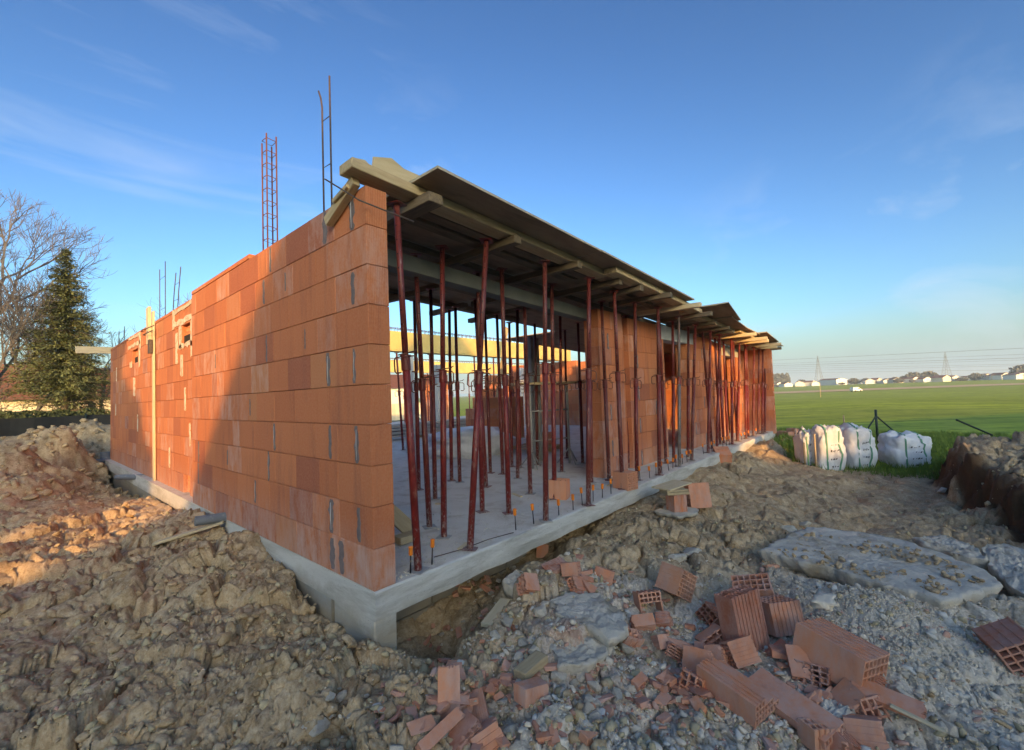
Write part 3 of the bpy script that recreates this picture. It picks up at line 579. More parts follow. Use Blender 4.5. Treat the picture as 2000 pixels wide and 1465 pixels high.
def sheet(x0, x1, y0, y1, label, dz=0, name='plywood_sheet', mat='ply', th=.019, group=None, skew=0):
    za, zb = DZ(x0)+dz, DZ(x1)+dz; v = [(x0, y0, za), (x1, y0+skew, zb), (x1, y1, zb), (x0, y1, za)]
    mb = MB(); mb.v = v+[(a, b, c+th) for a, b, c in v]; mb.f = [(0, 3, 2, 1), (4, 5, 6, 7), (0, 1, 5, 4), (1, 2, 6, 5), (2, 3, 7, 6), (3, 0, 4, 7)]; mb.mi = [0, 1, 1, 1, 1, 1]
    return tag(mb.obj(name, [M[mat], M['plyedge']]), label, 'plywood', group)
sheet(.35, 2.55, -.34, .9, 'near plywood sheet overhanging the slab with a sharp corner against the sky')
sheet(2.56, 5.45, -.345, .9, 'second plywood sheet of the overhang, ending in a pointed tip', skew=.03)
sheet(5.2, 6.1, -.16, .9, 'narrow plywood strip set back beyond the pointed tip', -.02)
sheet(6.15, 7.9, -.62, .9, 'plywood sheet sticking out farthest over the first doorway', .025, skew=.25)
sheet(7.3, 8.9, -.36, .9, 'plywood sheet under the one that sticks out farthest', -.001, skew=.1)
sheet(8.92, 10.0, -.26, .9, 'lower plywood sheet above the sunlit timbers', .002)
sheet(9.9, 11.9, -.42, .9, 'long far plywood sheet lit along its edge', .024, skew=.12)
sheet(11.8, 12.75, -.26, .9, 'last plywood sheet over the end wall', -.001)
for k in range(6):
    for y0, y1 in ((.91, 1.9), (1.91, 2.9)) if k < 3 else ((.91, 1.9), (1.91, 2.9), (2.91, 4.5)): sheet(.2+k*2.02, .2+(k+1)*2.02-.01, y0, y1, 'dark plywood sheet of the inner formwork deck', 0, group='inner deck sheets')  # third row at the right is added to darken the rooms below
# boards under the near overhang lie along the building
for k, (x0, x1, y0, dz) in enumerate(((.45, 3.1, .24, -.026), (.45, 3.3, .42, -.026), (3.1, 5.6, .30, -.026), (.5, 3.0, 1.25, -.026), (.7, 3.6, 1.5, -.026))):
    timber((x0, y0, DZ(x0)+dz), (x1, y0, DZ(x1)+dz), .12, .045, ('brown board under the near plywood, outer', 'brown board under the near plywood, inner', 'brown board under the second plywood', 'board below the hall deck, nearer', 'board below the hall deck, farther')[k], 'board', 'wooddark', cat='board')
# offcuts on the corner of the wall
mb = MB(); mb.v = [(.02, 0, 0), (.50, .02, 0), (.5, .02, .10), (.24, .01, .115), (.14, .0, .15), (.02, 0, .12)]; mb.v += [(x, y+.02, z) for x, y, z in mb.v]
mb.f = [(0, 1, 2, 3, 4, 5), (11, 10, 9, 8, 7, 6)]+[(k, k+6, (k+1) % 6+6, (k+1) % 6) for k in range(6)]; mb.mi = [0]*8
def offcut(loc, rz, sc_, lab, tilt=0):
    o = mb.obj('wood_offcut', M['woodlight']); o.location = loc; o.rotation_euler = (tilt, 0, rz); o.scale = (sc_, 1, sc_); tag(o, lab, 'offcut')
offcut((-.03, .14, DZ(0)-.0), .12, .9, 'splintered pale offcut standing on the beam by the wall corner')
offcut((.09, .10, DZ(0)-.0), -.1, 1.1, 'curved pale offcut leaning behind the splintered one', .3)
# wedge and bar on the wall corner
w1 = timber((-.035, .46, 2.56), (-.035, .06, 2.735), .055, .075, 'wooden wedge board nailed against the wall corner', 'wedge_board', 'wood', cat='board', upv=(0, 0, 1))
w2 = timber((-.07, .3, 2.655), (-.07, .10, 2.70), .03, .03, 'short wooden peg tied over the wedge board', 'wooden_peg', 'wood', cat='peg')
rb = MB(); rb.tube([U(635, 350, 0, -.16), U(713, 395, 1, -.035)+Vector((-.04, 0, 0)), U(808, 433, 1, -.16)], .006, 6); tag(rb.obj('steel_bar', M['steel'], smooth=True), 'thin dark steel bar bent across the wall corner', 'steel bar')

# ------------------------------------------------------------------ steel props
def cyl(r, h, n=14, z0=0): return MB().tube([(0, 0, z0), (0, 0, z0+h)], r, n)
me_outer = cyl(.0275, 1.0).mesh('outer_tube', M['red'], True); me_outer_g = cyl(.0275, 1.0).mesh('outer_tube', M['greyprop'], True)
me_plate = MB().cbox((-.06, -.06, 0), (.06, .06, .007), .002).mesh('base_plate', M['red'])
me_plate_g = MB().cbox((-.06, -.06, 0), (.06, .06, .007), .002).mesh('base_plate', M['galv'])
me_top = MB().cbox((-.055, -.055, -.006), (.055, .055, 0), .002).mesh('head_plate', M['red'])
cm = MB().tube([(0, 0, -.05), (0, 0, -.045), (0, 0, .045), (0, 0, .05)], [.031, .034, .034, .031], 14).tube([(0, 0, .05), (0, 0, .065)], .039, 14); me_collar = cm.mesh('collar', M['red'], False)
hm = MB()
for sgn in (1, -1):
    hm.tube([(sgn*.034, 0, .055), (sgn*.085, 0, .052), (sgn*.10, 0, .035), (sgn*.10, 0, -.05), (sgn*.085, 0, -.065), (sgn*.05, 0, -.06)], .0055, 6)
hm.tube([(-.07, .01, .07), (0, -.03, .072), (.075, .005, .085), (.10, .0, .10)], .005, 6); me_handle = hm.mesh('handle', M['rust'], True)
inner_cache = {}
def prop(base, top, label, group, hz=None, grey=False, simple_=False):
    base = Vector(base); top = Vector(top); ax = (top-base); Ln = ax.length; hz = hz or 1.42-.012*base.x+ru(-.05, .05); hz = min(hz, Ln-.5)
    root = empty('steel_prop', base, label, 'steel prop', group)
    rz = ru(0, 3.1) if simple_ else YAW-math.pi/2+ru(-.5, .5)
    root.matrix_basis = basis(base, ax, (math.cos(rz), math.sin(rz), 0))
    link('base_plate', me_plate_g if grey or rnd() < .3 else me_plate, root, loc=(0, 0, .002))
    o = link('outer_tube', me_outer_g if grey else me_outer, root, loc=(0, 0, .008)); o.scale = (1, 1, hz)
    cl_ = link('collar', me_collar, root, loc=(0, 0, hz+.0)); link('handle', me_handle, cl_)
    k = (round(Ln-hz-.04, 1), grey)
    if k not in inner_cache: inner_cache[k] = cyl(.0225, k[0]).mesh('inner_tube', M['greyprop'] if grey else M['redin'], True)
    o = link('inner_tube', inner_cache[k], root, loc=(0, 0, hz+.03)); o.scale = (1, 1, (Ln-hz-.04)/max(.1, k[0]))
    link('head_plate', me_top, root, loc=(0, 0, Ln)); return root
def JZ(x): return DZ(x)-.072-.078
def prop_px(b, t, label, group='red steel props along the slab edge', yshift=0., **kw):
    base = U(b[0], b[1], 2, .0); tx = U(t[0], t[1], 1, base.y+yshift).x
    tx = base.x+max(-.45, min(.62, tx-base.x)); prop(base, (tx, base.y+yshift, JZ(tx)), label, group, **kw)
FR = [((817, 1115), (775, 430), 'paint splashed red prop leaning left beside the wall corner'), ((918, 1073), (950, 470), 'red prop leaning right, second from the wall corner'), ((1066, 1018), (1064, 512), 'upright red prop standing before the loose upright brick'),
      ((1149, 987), (1150, 545), 'red prop with white scratches left of the first pier'), ((1216, 955), (1200, 578), 'slightly leaning prop before the first brick pier'), ((1244, 938), (1240, 590), 'prop standing beside the hollow brick on the slab'),
      ((1288, 928), (1285, 603), 'straight prop before the panel left of the first doorway'), ((1327, 911), (1326, 622), 'cement grey prop in front of the first doorway'), ((1351, 899), (1358, 632), 'red prop just right of the cement grey prop'),
      ((1383, 885), (1387, 638), 'dark prop before the panel between the doorways'), ((1400, 879), (1408, 645), 'dark prop last before the sunlit panel'), ((1430, 868), (1428, 655), 'dark prop in front of the far doorway'),
      ((1441, 862), (1446, 660), 'sunlit prop in front of the far doorway'), ((1457, 857), (1455, 668), 'sunlit prop right of the far doorway'), ((1471, 852), (1472, 672), 'sunlit slender prop before the far right panel'),
      ((1481, 848), (1487, 676), 'shaded prop second from the far end'), ((1494, 845), (1498, 680), 'shaded prop last at the far end of the slab')]
for k, (b, t, lab) in enumerate(FR): prop_px(b, t, lab, grey=(k == 7), hz=(1.50, 1.40, 1.49, 1.44)[k] if k < 4 else None)
IN = [((839, 1030), (812, 527)), ((867, 1050), (864, 500)), ((942, 1000), (934, 557)), ((994, 1003), (980, 535)), ((850, 975), (841, 571)), ((818, 957), (810, 613)), ((882, 939), (878, 623)), ((898, 942), (890, 621)), ((950, 951), (928, 595)), ((958, 924), (948, 640)),
      ((982, 926), (971, 632)), ((1011, 935), (1011, 612)), ((1016, 914), (1010, 640)), ((1000, 912), (995, 643)), ((1036, 965), (1024, 583)), ((1083, 975), (1078, 566)), ((1097, 922), (1094, 615)), ((1138, 905), (1130, 661)), ((1155, 943), (1150, 570)), ((1050, 908), (1045, 650)), ((1108, 895), (1104, 660))]
for b, t in IN: prop_px(b, t, 'red steel prop inside the hall under the formwork', 'red steel props inside the hall')
SE = [((1190, 938), (1175, 595), 'leaning prop against the left face of the first pier'), ((1227, 915), (1222, 610), 'prop in the recessed strip beside the first pier'), ((1301, 905), (1288, 640), 'leaning prop behind the straight one left of the doorway'), ((1316, 903), (1315, 650), 'prop at the left jamb of the first doorway'), ((1344, 893), (1345, 650), 'prop at the right jamb of the first doorway'),
      ((1391, 876), (1372, 650), 'prop leaning left on the panel between the doorways'), ((1407, 868), (1396, 655), 'prop leaning left at the shadow edge of the sunlit panel'), ((1413, 866), (1403, 658), 'glowing orange prop on the sunlit panel'), ((1421, 862), (1413, 668), 'sunlit prop leaning at the far doorway jamb'), ((1440, 860), (1432, 672), 'sunlit prop leaning inside the far doorway'), ((1462, 853), (1458, 680), 'shaded prop behind the slender sunlit one'), ((1489, 847), (1492, 684), 'shaded prop beside the end wall')]
for b, t, lab in SE: prop_px(b, t, lab)

# orange capped starter bars
capm = MB().tube([(0, 0, 0), (0, 0, .012), (0, 0, .055), (0, 0, .062)], [.0135, .016, .015, .011], 8).tube([(0, 0, .052), (0, 0, .058)], .018, 8).mesh('safety_cap', M['cap'], False)
barm = cyl(.0055, 1.0, 6).mesh('bar', M['steel'], True)
SB = [(800, 1120), (842, 1102), (1006, 1035), (1041, 1023), (1090, 1006), (1118, 996), (1136, 987), (1157, 979), (1175, 972), (1192, 964), (1211, 951), (1229, 947), (1249, 939), (1268, 934), (1280, 929), (1292, 925), (1305, 919), (1313, 915), (1319, 912), (1332, 906), (1341, 902), (1350, 899), (1373, 887), (1388, 882), (1395, 879), (1401, 877), (1411, 873), (1418, 871), (1424, 869), (1430, 866), (1448, 860), (1454, 858), (1462, 855), (1476, 850), (1484, 847), (1490, 845)]
for k, (px, py) in enumerate(SB):
    p = U(px, py, 2, 0); p.y = max(.03, p.y-.01); hgt = ru(.115, .15) if k > 1 else .14
    lab = {0: 'orange capped bar left of the splashed prop foot', 1: 'orange capped bar right of the splashed prop foot', 2: 'orange capped bar by the third prop, left of a close pair', 3: 'orange capped bar just left of the third prop foot'}.get(k, 'thin starter bar with orange cap standing on the slab edge')
    root = empty('starter_bar', p, lab, 'rebar stub', 'orange capped starter bars on the slab edge'); root.rotation_euler = (ru(-.07, .07), ru(-.07, .07), ru(0, 3))
    o = link('bar', barm, root, loc=(0, 0, -.005)); o.scale = (1, 1, hgt); link('safety_cap', capm, root, loc=(0, 0, hgt-.012))

# ------------------------------------------------------------------ unseen trees and houses behind the camera, shaped to throw the long evening shade
SV = Vector((S_AZ[0], S_AZ[1], 0)); EV = Vector((.8, -.6, 0))
def crown_mesh(profile, n, leaf, mat, name='crown', seed=1, squash=1., droop=0.):
    r = np.random.RandomState(seed); hs_ = np.array([p[0] for p in profile]); rs_ = np.array([p[1] for p in profile])
    h = r.uniform(hs_[0], hs_[-1], n*3); R_ = np.interp(h, hs_, rs_); keep = r.rand(n*3) < R_/rs_.max(); h = h[keep][:n]; R_ = R_[keep][:n]; n = len(h)
    a = r.uniform(0, 2*np.pi, n); q = (r.rand(n)**.4)*(1+.10*np.sin(a*3+h*2.1)+.08*np.sin(a*7+h*3.7))
    P = np.stack([np.cos(a)*R_*q, np.sin(a)*R_*q*squash, h-droop*q*R_], -1)
    d1 = r.randn(n, 3); d1 /= np.linalg.norm(d1, axis=1)[:, None]; d2 = r.randn(n, 3); d2 -= (d2*d1).sum(1)[:, None]*d1; d2 /= np.linalg.norm(d2, axis=1)[:, None]
    s_ = leaf*r.uniform(.6, 1.4, n)[:, None]
    V = np.stack([P-d1*s_, P+d2*s_*.6, P+d1*s_, P-d2*s_*.6], 1).reshape(-1, 3); F_ = np.arange(n*4).reshape(-1, 4)
    me = bpy.data.meshes.new(name); me.from_pydata(V.tolist(), [], F_.tolist()); me.materials.append(mat); return me
def tree_root(name, loc, label, cat='tree', group=None): return empty(name, loc, label, cat, group)
def unseen_tree(u, prof, label, n=9000, D=25., leaf=.22, trunk=.25):
    p = SV*D+EV*u; p.z = -.6; t = tree_root('unseen_tree', p, label)
    MB().tube([(0, 0, 0), (0, 0, prof[-1][0]*.8)], [trunk, trunk*.3], 8).obj('trunk', M['bark'], t, True)
    link('crown', crown_mesh([(a+.6, b) for a, b in prof], n, leaf, M['leaf'], seed=int(u*10) & 255), t)
unseen_tree(-8.9, [(0, 5.8), (4.6, 5.5), (5.4, 4.9), (6.5, 4.0), (7.7, 3.1), (9.2, 2.5), (10.6, 2.0), (12, .6)], 'broad dense evergreen behind the camera left of the gabled house', 36000, leaf=.42)
unseen_tree(4.9, [(.5, 1.6), (4, 2.15), (8.2, 2.0), (9.2, .8)], 'dense evergreen added behind the camera for shade, right of the gabled house', 15000)  # added to carry the shade on right of the gable
unseen_tree(11.4, [(.5, 2.2), (4, 2.5), (8.6, 2.2), (9.6, .7)], 'dense evergreen added behind the camera for shade, before the long house', 15000)  # added so the shade resumes right of the sunlit gap
def unseen_house(u0, u1, wall_h, ridge_u, ridge_h, depth, D, label, along=False):
    root = empty('house', SV*D+Vector((0, 0, -.6)), label, 'house')
    def P(u, d, h): return EV*u+SV*d+Vector((0, 0, h+.6))
    mb = MB(); mb.add([P(u0, 0, -.6), P(u1, 0, -.6), P(u1, depth, -.6), P(u0, depth, -.6), P(u0, 0, wall_h), P(u1, 0, wall_h), P(u1, depth, wall_h), P(u0, depth, wall_h)], [(0, 1, 5, 4), (1, 2, 6, 5), (2, 3, 7, 6), (3, 0, 4, 7)])
    if along: mb.add([P(u0, 0, wall_h), P(u0, depth, wall_h), P(u0, depth/2, ridge_h-.05)], [(0, 1, 2)]); mb.add([P(u1, 0, wall_h), P(u1, depth, wall_h), P(u1, depth/2, ridge_h-.05)], [(0, 1, 2)])
    else: mb.add([P(u0, 0, wall_h), P(u1, 0, wall_h), P(ridge_u, 0, ridge_h-.1)], [(0, 1, 2)]); mb.add([P(u0, depth, wall_h), P(u1, depth, wall_h), P(ridge_u, depth, ridge_h-.1)], [(0, 1, 2)])
    wl_ = mb.obj('wall', M['cream'], root)
    rf = MB()
    if along:
        for a, b in ((-.3, depth/2), (depth+.3, depth/2)): rf.add([P(u0-.2, a, wall_h-.1), P(u1+.2, a, wall_h-.1), P(u1+.2, b, ridge_h), P(u0-.2, b, ridge_h)], [(0, 1, 2, 3)])
    else:
        for uu in (u0-.25, u1+.25): rf.add([P(uu, -.1, wall_h-.3), P(uu, depth+.1, wall_h-.3), P(ridge_u, depth+.1, ridge_h), P(ridge_u, -.1, ridge_h)], [(0, 1, 2, 3)])
    rr2 = rf.obj('roof', M['roofred'], root); md = rr2.modifiers.new('t', 'SOLIDIFY'); md.thickness = .12
    for k in range(3):
        uc = u0+(u1-u0)*(k+.5)/3; MB().add([P(uc-.5, -.02, 1.0), P(uc+.5, -.02, 1.0), P(uc+.5, -.02, 2.2), P(uc-.5, -.02, 2.2)], [(0, 1, 2, 3)]).obj('window', M['window'], wl_)
unseen_house(-3.4, 5.2, 4.7, .95, 10.0, 9, 25, 'tall cream gabled house behind the camera')
unseen_house(5.0, 10.5, 3.6, 0, 6.2, 6, 26, 'low cream house added behind the camera for shade', True)  # added, its ridge sets the lower edge of the sunlit gap
unseen_house(13.0, 48., 4.0, 0, 7.45, 7, 25, 'long cream house behind the camera', True)
unseen_house(-5.2, -3.0, 3.2, 0, 4.95, 5, 25, 'cream garage added behind the camera for shade', True)  # added to block the sun low between crown and gable

# ------------------------------------------------------------------ rebar on the walls
def cage(loc, w_, h_, nb, label, mat, step=.14, lean=(0, 0), curl=False, r=.007, hoops=None):
    root = empty('rebar_cage', loc, label, 'rebar cage'); pts = [(0, -w_/2), (0, w_/2), (.09, -w_/2), (.09, w_/2)][:nb] if nb != 3 else [(0, -w_/2), (0, w_/2), (.10, 0)]
    for k, (x, y) in enumerate(pts):
        tp = (x+lean[0], y+lean[1], h_*(1-.05*(k % 2)))
        q = [(x, y, -.15), (x+lean[0]*.5, y+lean[1]*.5, h_*.5), tp] if not (curl and k == 1) else [(x, y, -.15), (x, y, h_*.5), (x, y, h_*.82), (x, y+.02, h_*.9), (x, y+.055, h_*.97)]
        MB().tube(q, r, 6).obj('bar', M[mat], root, True)
    hz_ = hoops or [step*(j+.7) for j in range(int(h_/step)-0)]
    for z in hz_:
        t = z/h_; loop = [(a+lean[0]*t, b+lean[1]*t, z+.012*math.sin(i*2.)) for i, (a, b) in enumerate(pts)]
        if nb == 4: loop = [loop[0], loop[1], loop[3], loop[2]]
        MB().tube(loop+[loop[0]], r*.55, 5).obj('stirrup', M[mat], root, True)
    return root
cage((.06, 1.925, 2.75), .115, 1.13, 4, 'tall slim rusty four bar rebar cage rising from the wall top', 'rust', .125)
cage((.06, .65, 2.74), .13, 1.05, 2, 'dark two bar cage near the wall corner with one curled tip', 'steel', curl=True, hoops=[.35, .73])
cage((.18, 6.95, 2.75), .42, 1.0, 2, 'upright dark bar pair behind the sunlit wall', 'steel', hoops=[.2, .75])
cage((.18, 6.1, 2.75), .30, .68, 2, 'leaning dark bar pair behind the sunlit wall', 'steel', lean=(0, -.25), hoops=[.2, .45])
cage((.18, 11.2, 2.7), .8, .45, 2, 'short dark bar pair at the far wall end', 'steel', hoops=[.2])
# boards and pipes on the long wall
timber((.075, 7.0, -.45), (.075, 7.08, 2.92), .10, .03, 'pale batten standing upright against the sunlit wall', 'batten', 'woodlight', cat='batten', upv=(1, 0, 0))
timber((.03, 7.16, 2.35), (.03, 7.2, 3.0), .20, .045, 'short pale board tied to the top of the batten', 'board', 'woodlight', cat='board', upv=(1, 0, 0))
timber((.03, 7.06, 2.18), (.03, 7.06, 2.42), .12, .05, 'dark block under the short board on the batten', 'wood_block', 'steel', cat='block', upv=(1, 0, 0))
tag(MB().tube([(.0, 7.6, 2.62), (-.06, 7.2, 2.60), (-.06, 6.95, 2.58), (.02, 6.7, 2.62)], .008, 6).tube([(.0, 7.3, 2.52), (-.06, 7.1, 2.5), (.02, 6.8, 2.55)], .008, 6).obj('wire_clamp', M['steel'], smooth=True), 'twisted wire clamp around the batten top', 'wire')
a = U(147, 683, 1, 12.3); timber(a, (.6, 12.25, a.z+.02), .05, .17, 'pale board sticking out from the far wall corner', 'board', 'woodlight', cat='board', upv=(0, 0, 1))
def pipe(a, b, r, label):
    a = Vector(a); b = Vector(b); d = (b-a).normalized(); mb = MB().tube([a, b], r, 18, caps=False); mb.tube([a+d*.001, a+d*.05, b], r*.88, 18, caps=False); o = mb.obj('pvc_pipe', M['pvc'], smooth=True, fix=False)
    for f_ in (): pass
    n = 18; base = 0
    return tag(o, label, 'pipe')
pipe((-.27, 3.02, .035), (.06, 2.98, .02), .05, 'grey pipe poking out of the shaded wall foot')
pipe((-.16, 9.05, -.10), (.09, 7.95, -.03), .05, 'sunlit pipe lying along the far wall foot')
pipe((.02, 12.35, -.6), (.02, 12.35, .18), .09, 'upright grey pipe at the far wall corner'); pipe((-.2, 12.2, -.03), (.2, 12.2, -.01), .06, 'short horizontal grey pipe at the far wall corner')
def ground_plank(a, b, wd, th, label, lift=.02, mat='woodlight'):
    p = G(*a, off=lift); q = G(*b, off=lift); return timber(p, q, wd, th, label, 'plank', mat, cat='plank')
p = G(300, 1072, .05); q = G(437, 1032, .07); timber(p, q, .10, .028, 'pale plank with a broken end lying on the clay beside the wall', 'plank', 'woodlight', cat='plank')
p = G(449, 1037, .05); q = G(474, 1056, .04); timber(p, q, .035, .015, 'short pale stick near the pipe mouth', 'stick', 'woodlight', cat='stick')

# ------------------------------------------------------------------ inside the hall and the courtyard behind
def upright_post(px, py, w_, h_, label, mat='pale'):
    p = U(px, py, 2, 0); o = MB().cbox((-w_/2, -w_/2, 0), (w_/2, w_/2, h_), .006).obj('concrete_post', M[mat], loc=p); o.rotation_euler = (0, 0, .0); return tag(o, label, 'post')
cp_ = empty('steel_column', U(1046, 900, 2, 0), 'grey steel formwork column in the middle of the hall', 'column')
for dx, dy in ((-.09, 0), (.09, 0)): MB().cbox((dx-.035, -.09, 0), (dx+.035, .09, 2.3), .004).obj('channel', M['found'], cp_)
MB().cbox((-.06, -.03, 0), (.06, .03, 2.3), .004).obj('web', M['pale'], cp_)
upright_post(803, 885, .16, 2.2, 'pale square post at the left of the hall'); upright_post(1020, 830, .2, 2.3, 'white square post far behind the brick pallet', 'whitewall'); upright_post(858, 850, .2, 2.3, 'pale square post behind the inner props')
def yellow_beam(x0, x1, y, z0, z1, label):
    root = empty('formwork_beam', (x0, y, z0), label, 'formwork beam'); n = int((x1-x0)/2.4)+1; L_ = (x1-x0)/n
    for k in range(n):
        MB().cbox((k*L_+.004, 0, 0), ((k+1)*L_-.004, .03, z1-z0), .003).obj('panel', M['yellow'], root)
        MB().cbox((k*L_+.004, .25, 0), ((k+1)*L_-.004, .28, z1-z0), .003).obj('panel', M['yellow'], root)
    sp = MB()
    for k in range(int((x1-x0)/.16)):
        x = k*.16+ru(-.02, .02); sp.tube([(x, .05, z1-z0-.1), (x, .05, z1-z0+.10), (x+.02, .2, z1-z0+.10), (x, .2, z1-z0-.1)], .008, 4)
    for y_ in (.05, .2): sp.tube([(0, y_, z1-z0+.09), (x1-x0, y_, z1-z0+.085)], .008, 4)
    tag(sp.obj('stirrups', M['rust'], root), kind='stuff')
    MB().cbox((0, .0, -.04), (x1-x0, .28, -.002), .003).obj('soffit_board', M['yellow'], root)
    return root
yellow_beam(2.2, 12.0, 6.35, 2.42, 2.86, 'nearer yellow formwork beam in the sun behind the hall')
yellow_beam(4.0, 21, 13.6, 2.42, 2.9, 'farther yellow formwork beam across the courtyard')
for k in range(11): prop((3.0+k*.85, 6.5+ru(-.1, .1), 0), (3.0+k*.85+ru(-.1, .1), 6.5, 2.36), 'red steel prop under the nearer yellow beam', 'props under the nearer yellow beam', simple_=True)
for k in range(10): prop((6.0+k*1.3, 13.75, 0), (6.0+k*1.3, 13.75, 2.36), 'red steel prop under the farther yellow beam', 'props under the farther yellow beam', simple_=True)
slab2 = MB().box((0, 14, -.2), (24, 18, -.002)).box((12.31, 4, -.2), (24, 14, -.003)).obj('courtyard_floor', M['slabtop']); tag(slab2, 'dusty grey concrete floor of the courtyard behind', 'floor')
for lab, org, ln, hl in (('sunlit brick wall across the courtyard, left piece', (5.5, 15.6, 0), 2.2, ()), ('sunlit brick wall across the courtyard, middle piece', (12.4, 15.6, 0), 1.6, ()), ('sunlit brick wall across the courtyard, right piece', (17.0, 15.6, 0), 4.2, ((1.0, 2.0, 3, 8),))):
    brick_wall(lab, org, (1, 0, 0), ln, 9, B, .2, holes=hl, bl=.5)
brick_wall('brick cross wall at the right of the hall', (12.6, 6.4, 0), (0, 1, 0), 3.2, 9, B, .2, bl=.5)
brick_wall('brick wall seen past the trestle at the back', (10.2, 4.1, 0), (1, 0, 0), 1.8, 9, B, .2, bl=.5)
def pallet(px, py, nx, ny, nz, rz, label):
    root = empty('brick_pallet', U(px, py, 2, 0), label, 'pallet of bricks', rz=rz); bm_ = MB().cbox((.002, .002, .002), (.44, .198, .266), .004).mesh('brick', M['brick'])
    for x in (0, .45, .9): MB().cbox((x, 0, 0), (x+.1, ny*.2, .09), .004).obj('pallet_block', M['wood'], root)
    for y in range(5): MB().cbox((-.02, y*.2, .092), (nx*.44+.02, y*.2+.1, .112), .002).obj('pallet_board', M['wood'], root)
    for k in range(nz):
        for i_ in range(nx):
            for j_ in range(ny):
                if k == nz-1 and rnd() < .35: continue
                link('brick', bm_, root, loc=(i_*.442, j_*.202, .115+k*.268))
pallet(950, 872, 3, 4, 4, -.1, 'pallet of red bricks behind the inner props'); pallet(948, 850, 2, 3, 5, -.1, 'taller pallet of red bricks behind the first pallet'); pallet(1062, 888, 2, 2, 1, .2, 'low remnant brick stack beyond the trestle')
def lump(cx, cy, cz, sx, sy, sz, mat, name, seed=0, amp=.12, sub=4, flat=.0, power=.75):
    bm = bmesh.new(); bmesh.ops.create_icosphere(bm, subdivisions=sub, radius=1.)
    from mathutils import noise as mn
    for v in bm.verts:
        c = v.co; c = Vector([math.copysign(abs(q)**power, q) for q in c]); d = mn.noise(c*2+Vector((seed, 0, 0)))*amp*2+mn.noise(c*5+Vector((seed, 3, 0)))*amp+abs(mn.noise(c*9+Vector((0, seed, 0))))*amp*.6
        v.co = Vector((c.x*(1+d)*sx, c.y*(1+d)*sy, max(c.z, -.6+flat)*(1+d*.7)*sz))
    me = bpy.data.meshes.new(name); bm.to_mesh(me); bm.free(); me.materials.append(M[mat]); me.polygons.foreach_set('use_smooth', [True]*len(me.polygons)); return link(name, me, loc=(cx, cy, cz))
q = U(915, 888, 2, 0); o = lump(q.x, q.y, .18, .85, .5, .38, 'plasticblue', 'plastic_sheet', 3, .16); tag(o, 'crumpled translucent plastic sheet over materials inside the hall', 'plastic sheet'); o.rotation_euler = (0, 0, -.5)
o = lump(q.x+.9, q.y-.1, .12, .35, .3, .22, 'plasticblue', 'plastic_bag', 9, .2); tag(o, 'small bluish plastic bag beside the large sheet', 'plastic bag')
pl = U(960, 862, 2, .02); timber(pl, U(990, 640, 1, pl.y+.1), .12, .035, 'long grey plank leaning behind the inner props', 'plank', 'wood', cat='plank', upv=(0, 1, 0))
pl = U(807, 1040, 2, .02); timber(pl, (.22, pl.y+.15, .75), .13, .04, 'pale plank leaning on the inner side of the brick wall', 'plank', 'wood', cat='plank', upv=(0, 1, 0))
o = MB().cbox((0, 0, .01), (.2, .12, .07), .004).obj('wood_block', M['wood'], loc=U(783, 1068, 2, 0)); tag(o, 'wood block on the slab behind the wall corner', 'block')
st = empty('timber_stack', (4.2, 8.6, 0), 'stack of long steel and timber bars lying across the back of the hall', 'bar stack', rz=0)
for k in range(4):
    for j_ in range(4): MB().cbox((ru(0, .4), j_*.16, .09+k*.1), (6.+ru(-.4, .4), j_*.16+.07, .16+k*.1), .004).obj('bar', M['galv'], st)
for x in (.6, 2.8, 5): MB().cbox((x, -.05, 0), (x+.1, .7, .088), .004).obj('bearer', M['wood'], st)
# trestle scaffold
ta, tb = U(1040, 915, 2, 0), U(1113, 905, 2, 0)
tr = empty('trestle_scaffold', tb, 'cement grey trestle with splayed feet carrying a plank', 'trestle'); d_ = (ta-tb)
for k, o_ in enumerate((Vector((0, 0, 0)), d_)):
    MB().tube([o_, o_+Vector((0, 0, 1.38))], .022, 8).obj('post', M['galv'], tr, True)
    for an in (0, 2.1, 4.2): MB().tube([o_+Vector((0, 0, .28)), o_+Vector((math.cos(an)*.22, math.sin(an)*.22, .012))], .013, 6).obj('foot', M['galv'], tr, True)
for z in (.45, .95): MB().tube([Vector((0, 0, z)), d_+Vector((0, 0, z-.0))], .014, 6).obj('rail', M['galv'], tr, True)
timber(tb+Vector((.55, -.35, 1.42)), ta+Vector((-.1, .3, 1.42)), .2, .04, 'grey scaffold plank lying on the trestle', 'plank', 'wood', cat='plank')
# beyond: lawn fence and white shed
f2 = empty('board_fence', (9, 26, -.4), 'cream board fence beyond the courtyard lawn', 'fence')
fbm_ = MB().cbox((0, 0, 0), (.235, .02, 1.25), .003).mesh('board', M['cream'])
for k in range(60): link('board', fbm_, f2, loc=(k*.24, 0, 0))
wh = empty('white_shed', (13, 29, -.6), 'white building beyond the cream fence', 'shed'); MB().box((0, 0, 0), (9, 5, 2.7)).obj('wall', M['whitewall'], wh); MB().add([(-.3, -.3, 2.7), (9.3, -.3, 2.7), (9.3, 2.5, 4), (-.3, 2.5, 4), (9.3, 5.3, 2.7), (-.3, 5.3, 2.7)], [(0, 1, 2, 3), (3, 2, 4, 5)]).obj('roof', M['roofred'], wh, fix=False)

# ------------------------------------------------------------------ hollow bricks
def place(me, pos, axis, face, label, cat='brick', name='hollow_brick', group=None):
    o = link(name, me); o.matrix_basis = basis(pos, axis, face); return tag(o, label, cat, group)
hbig = hollow(6, 4, .36, .22, .27, name='hollow_brick'); hmid = hollow(6, 3, .30, .16, .27, name='hollow_brick'); hup = hollow(5, 3, .26, .2, .33, name='hollow_brick')
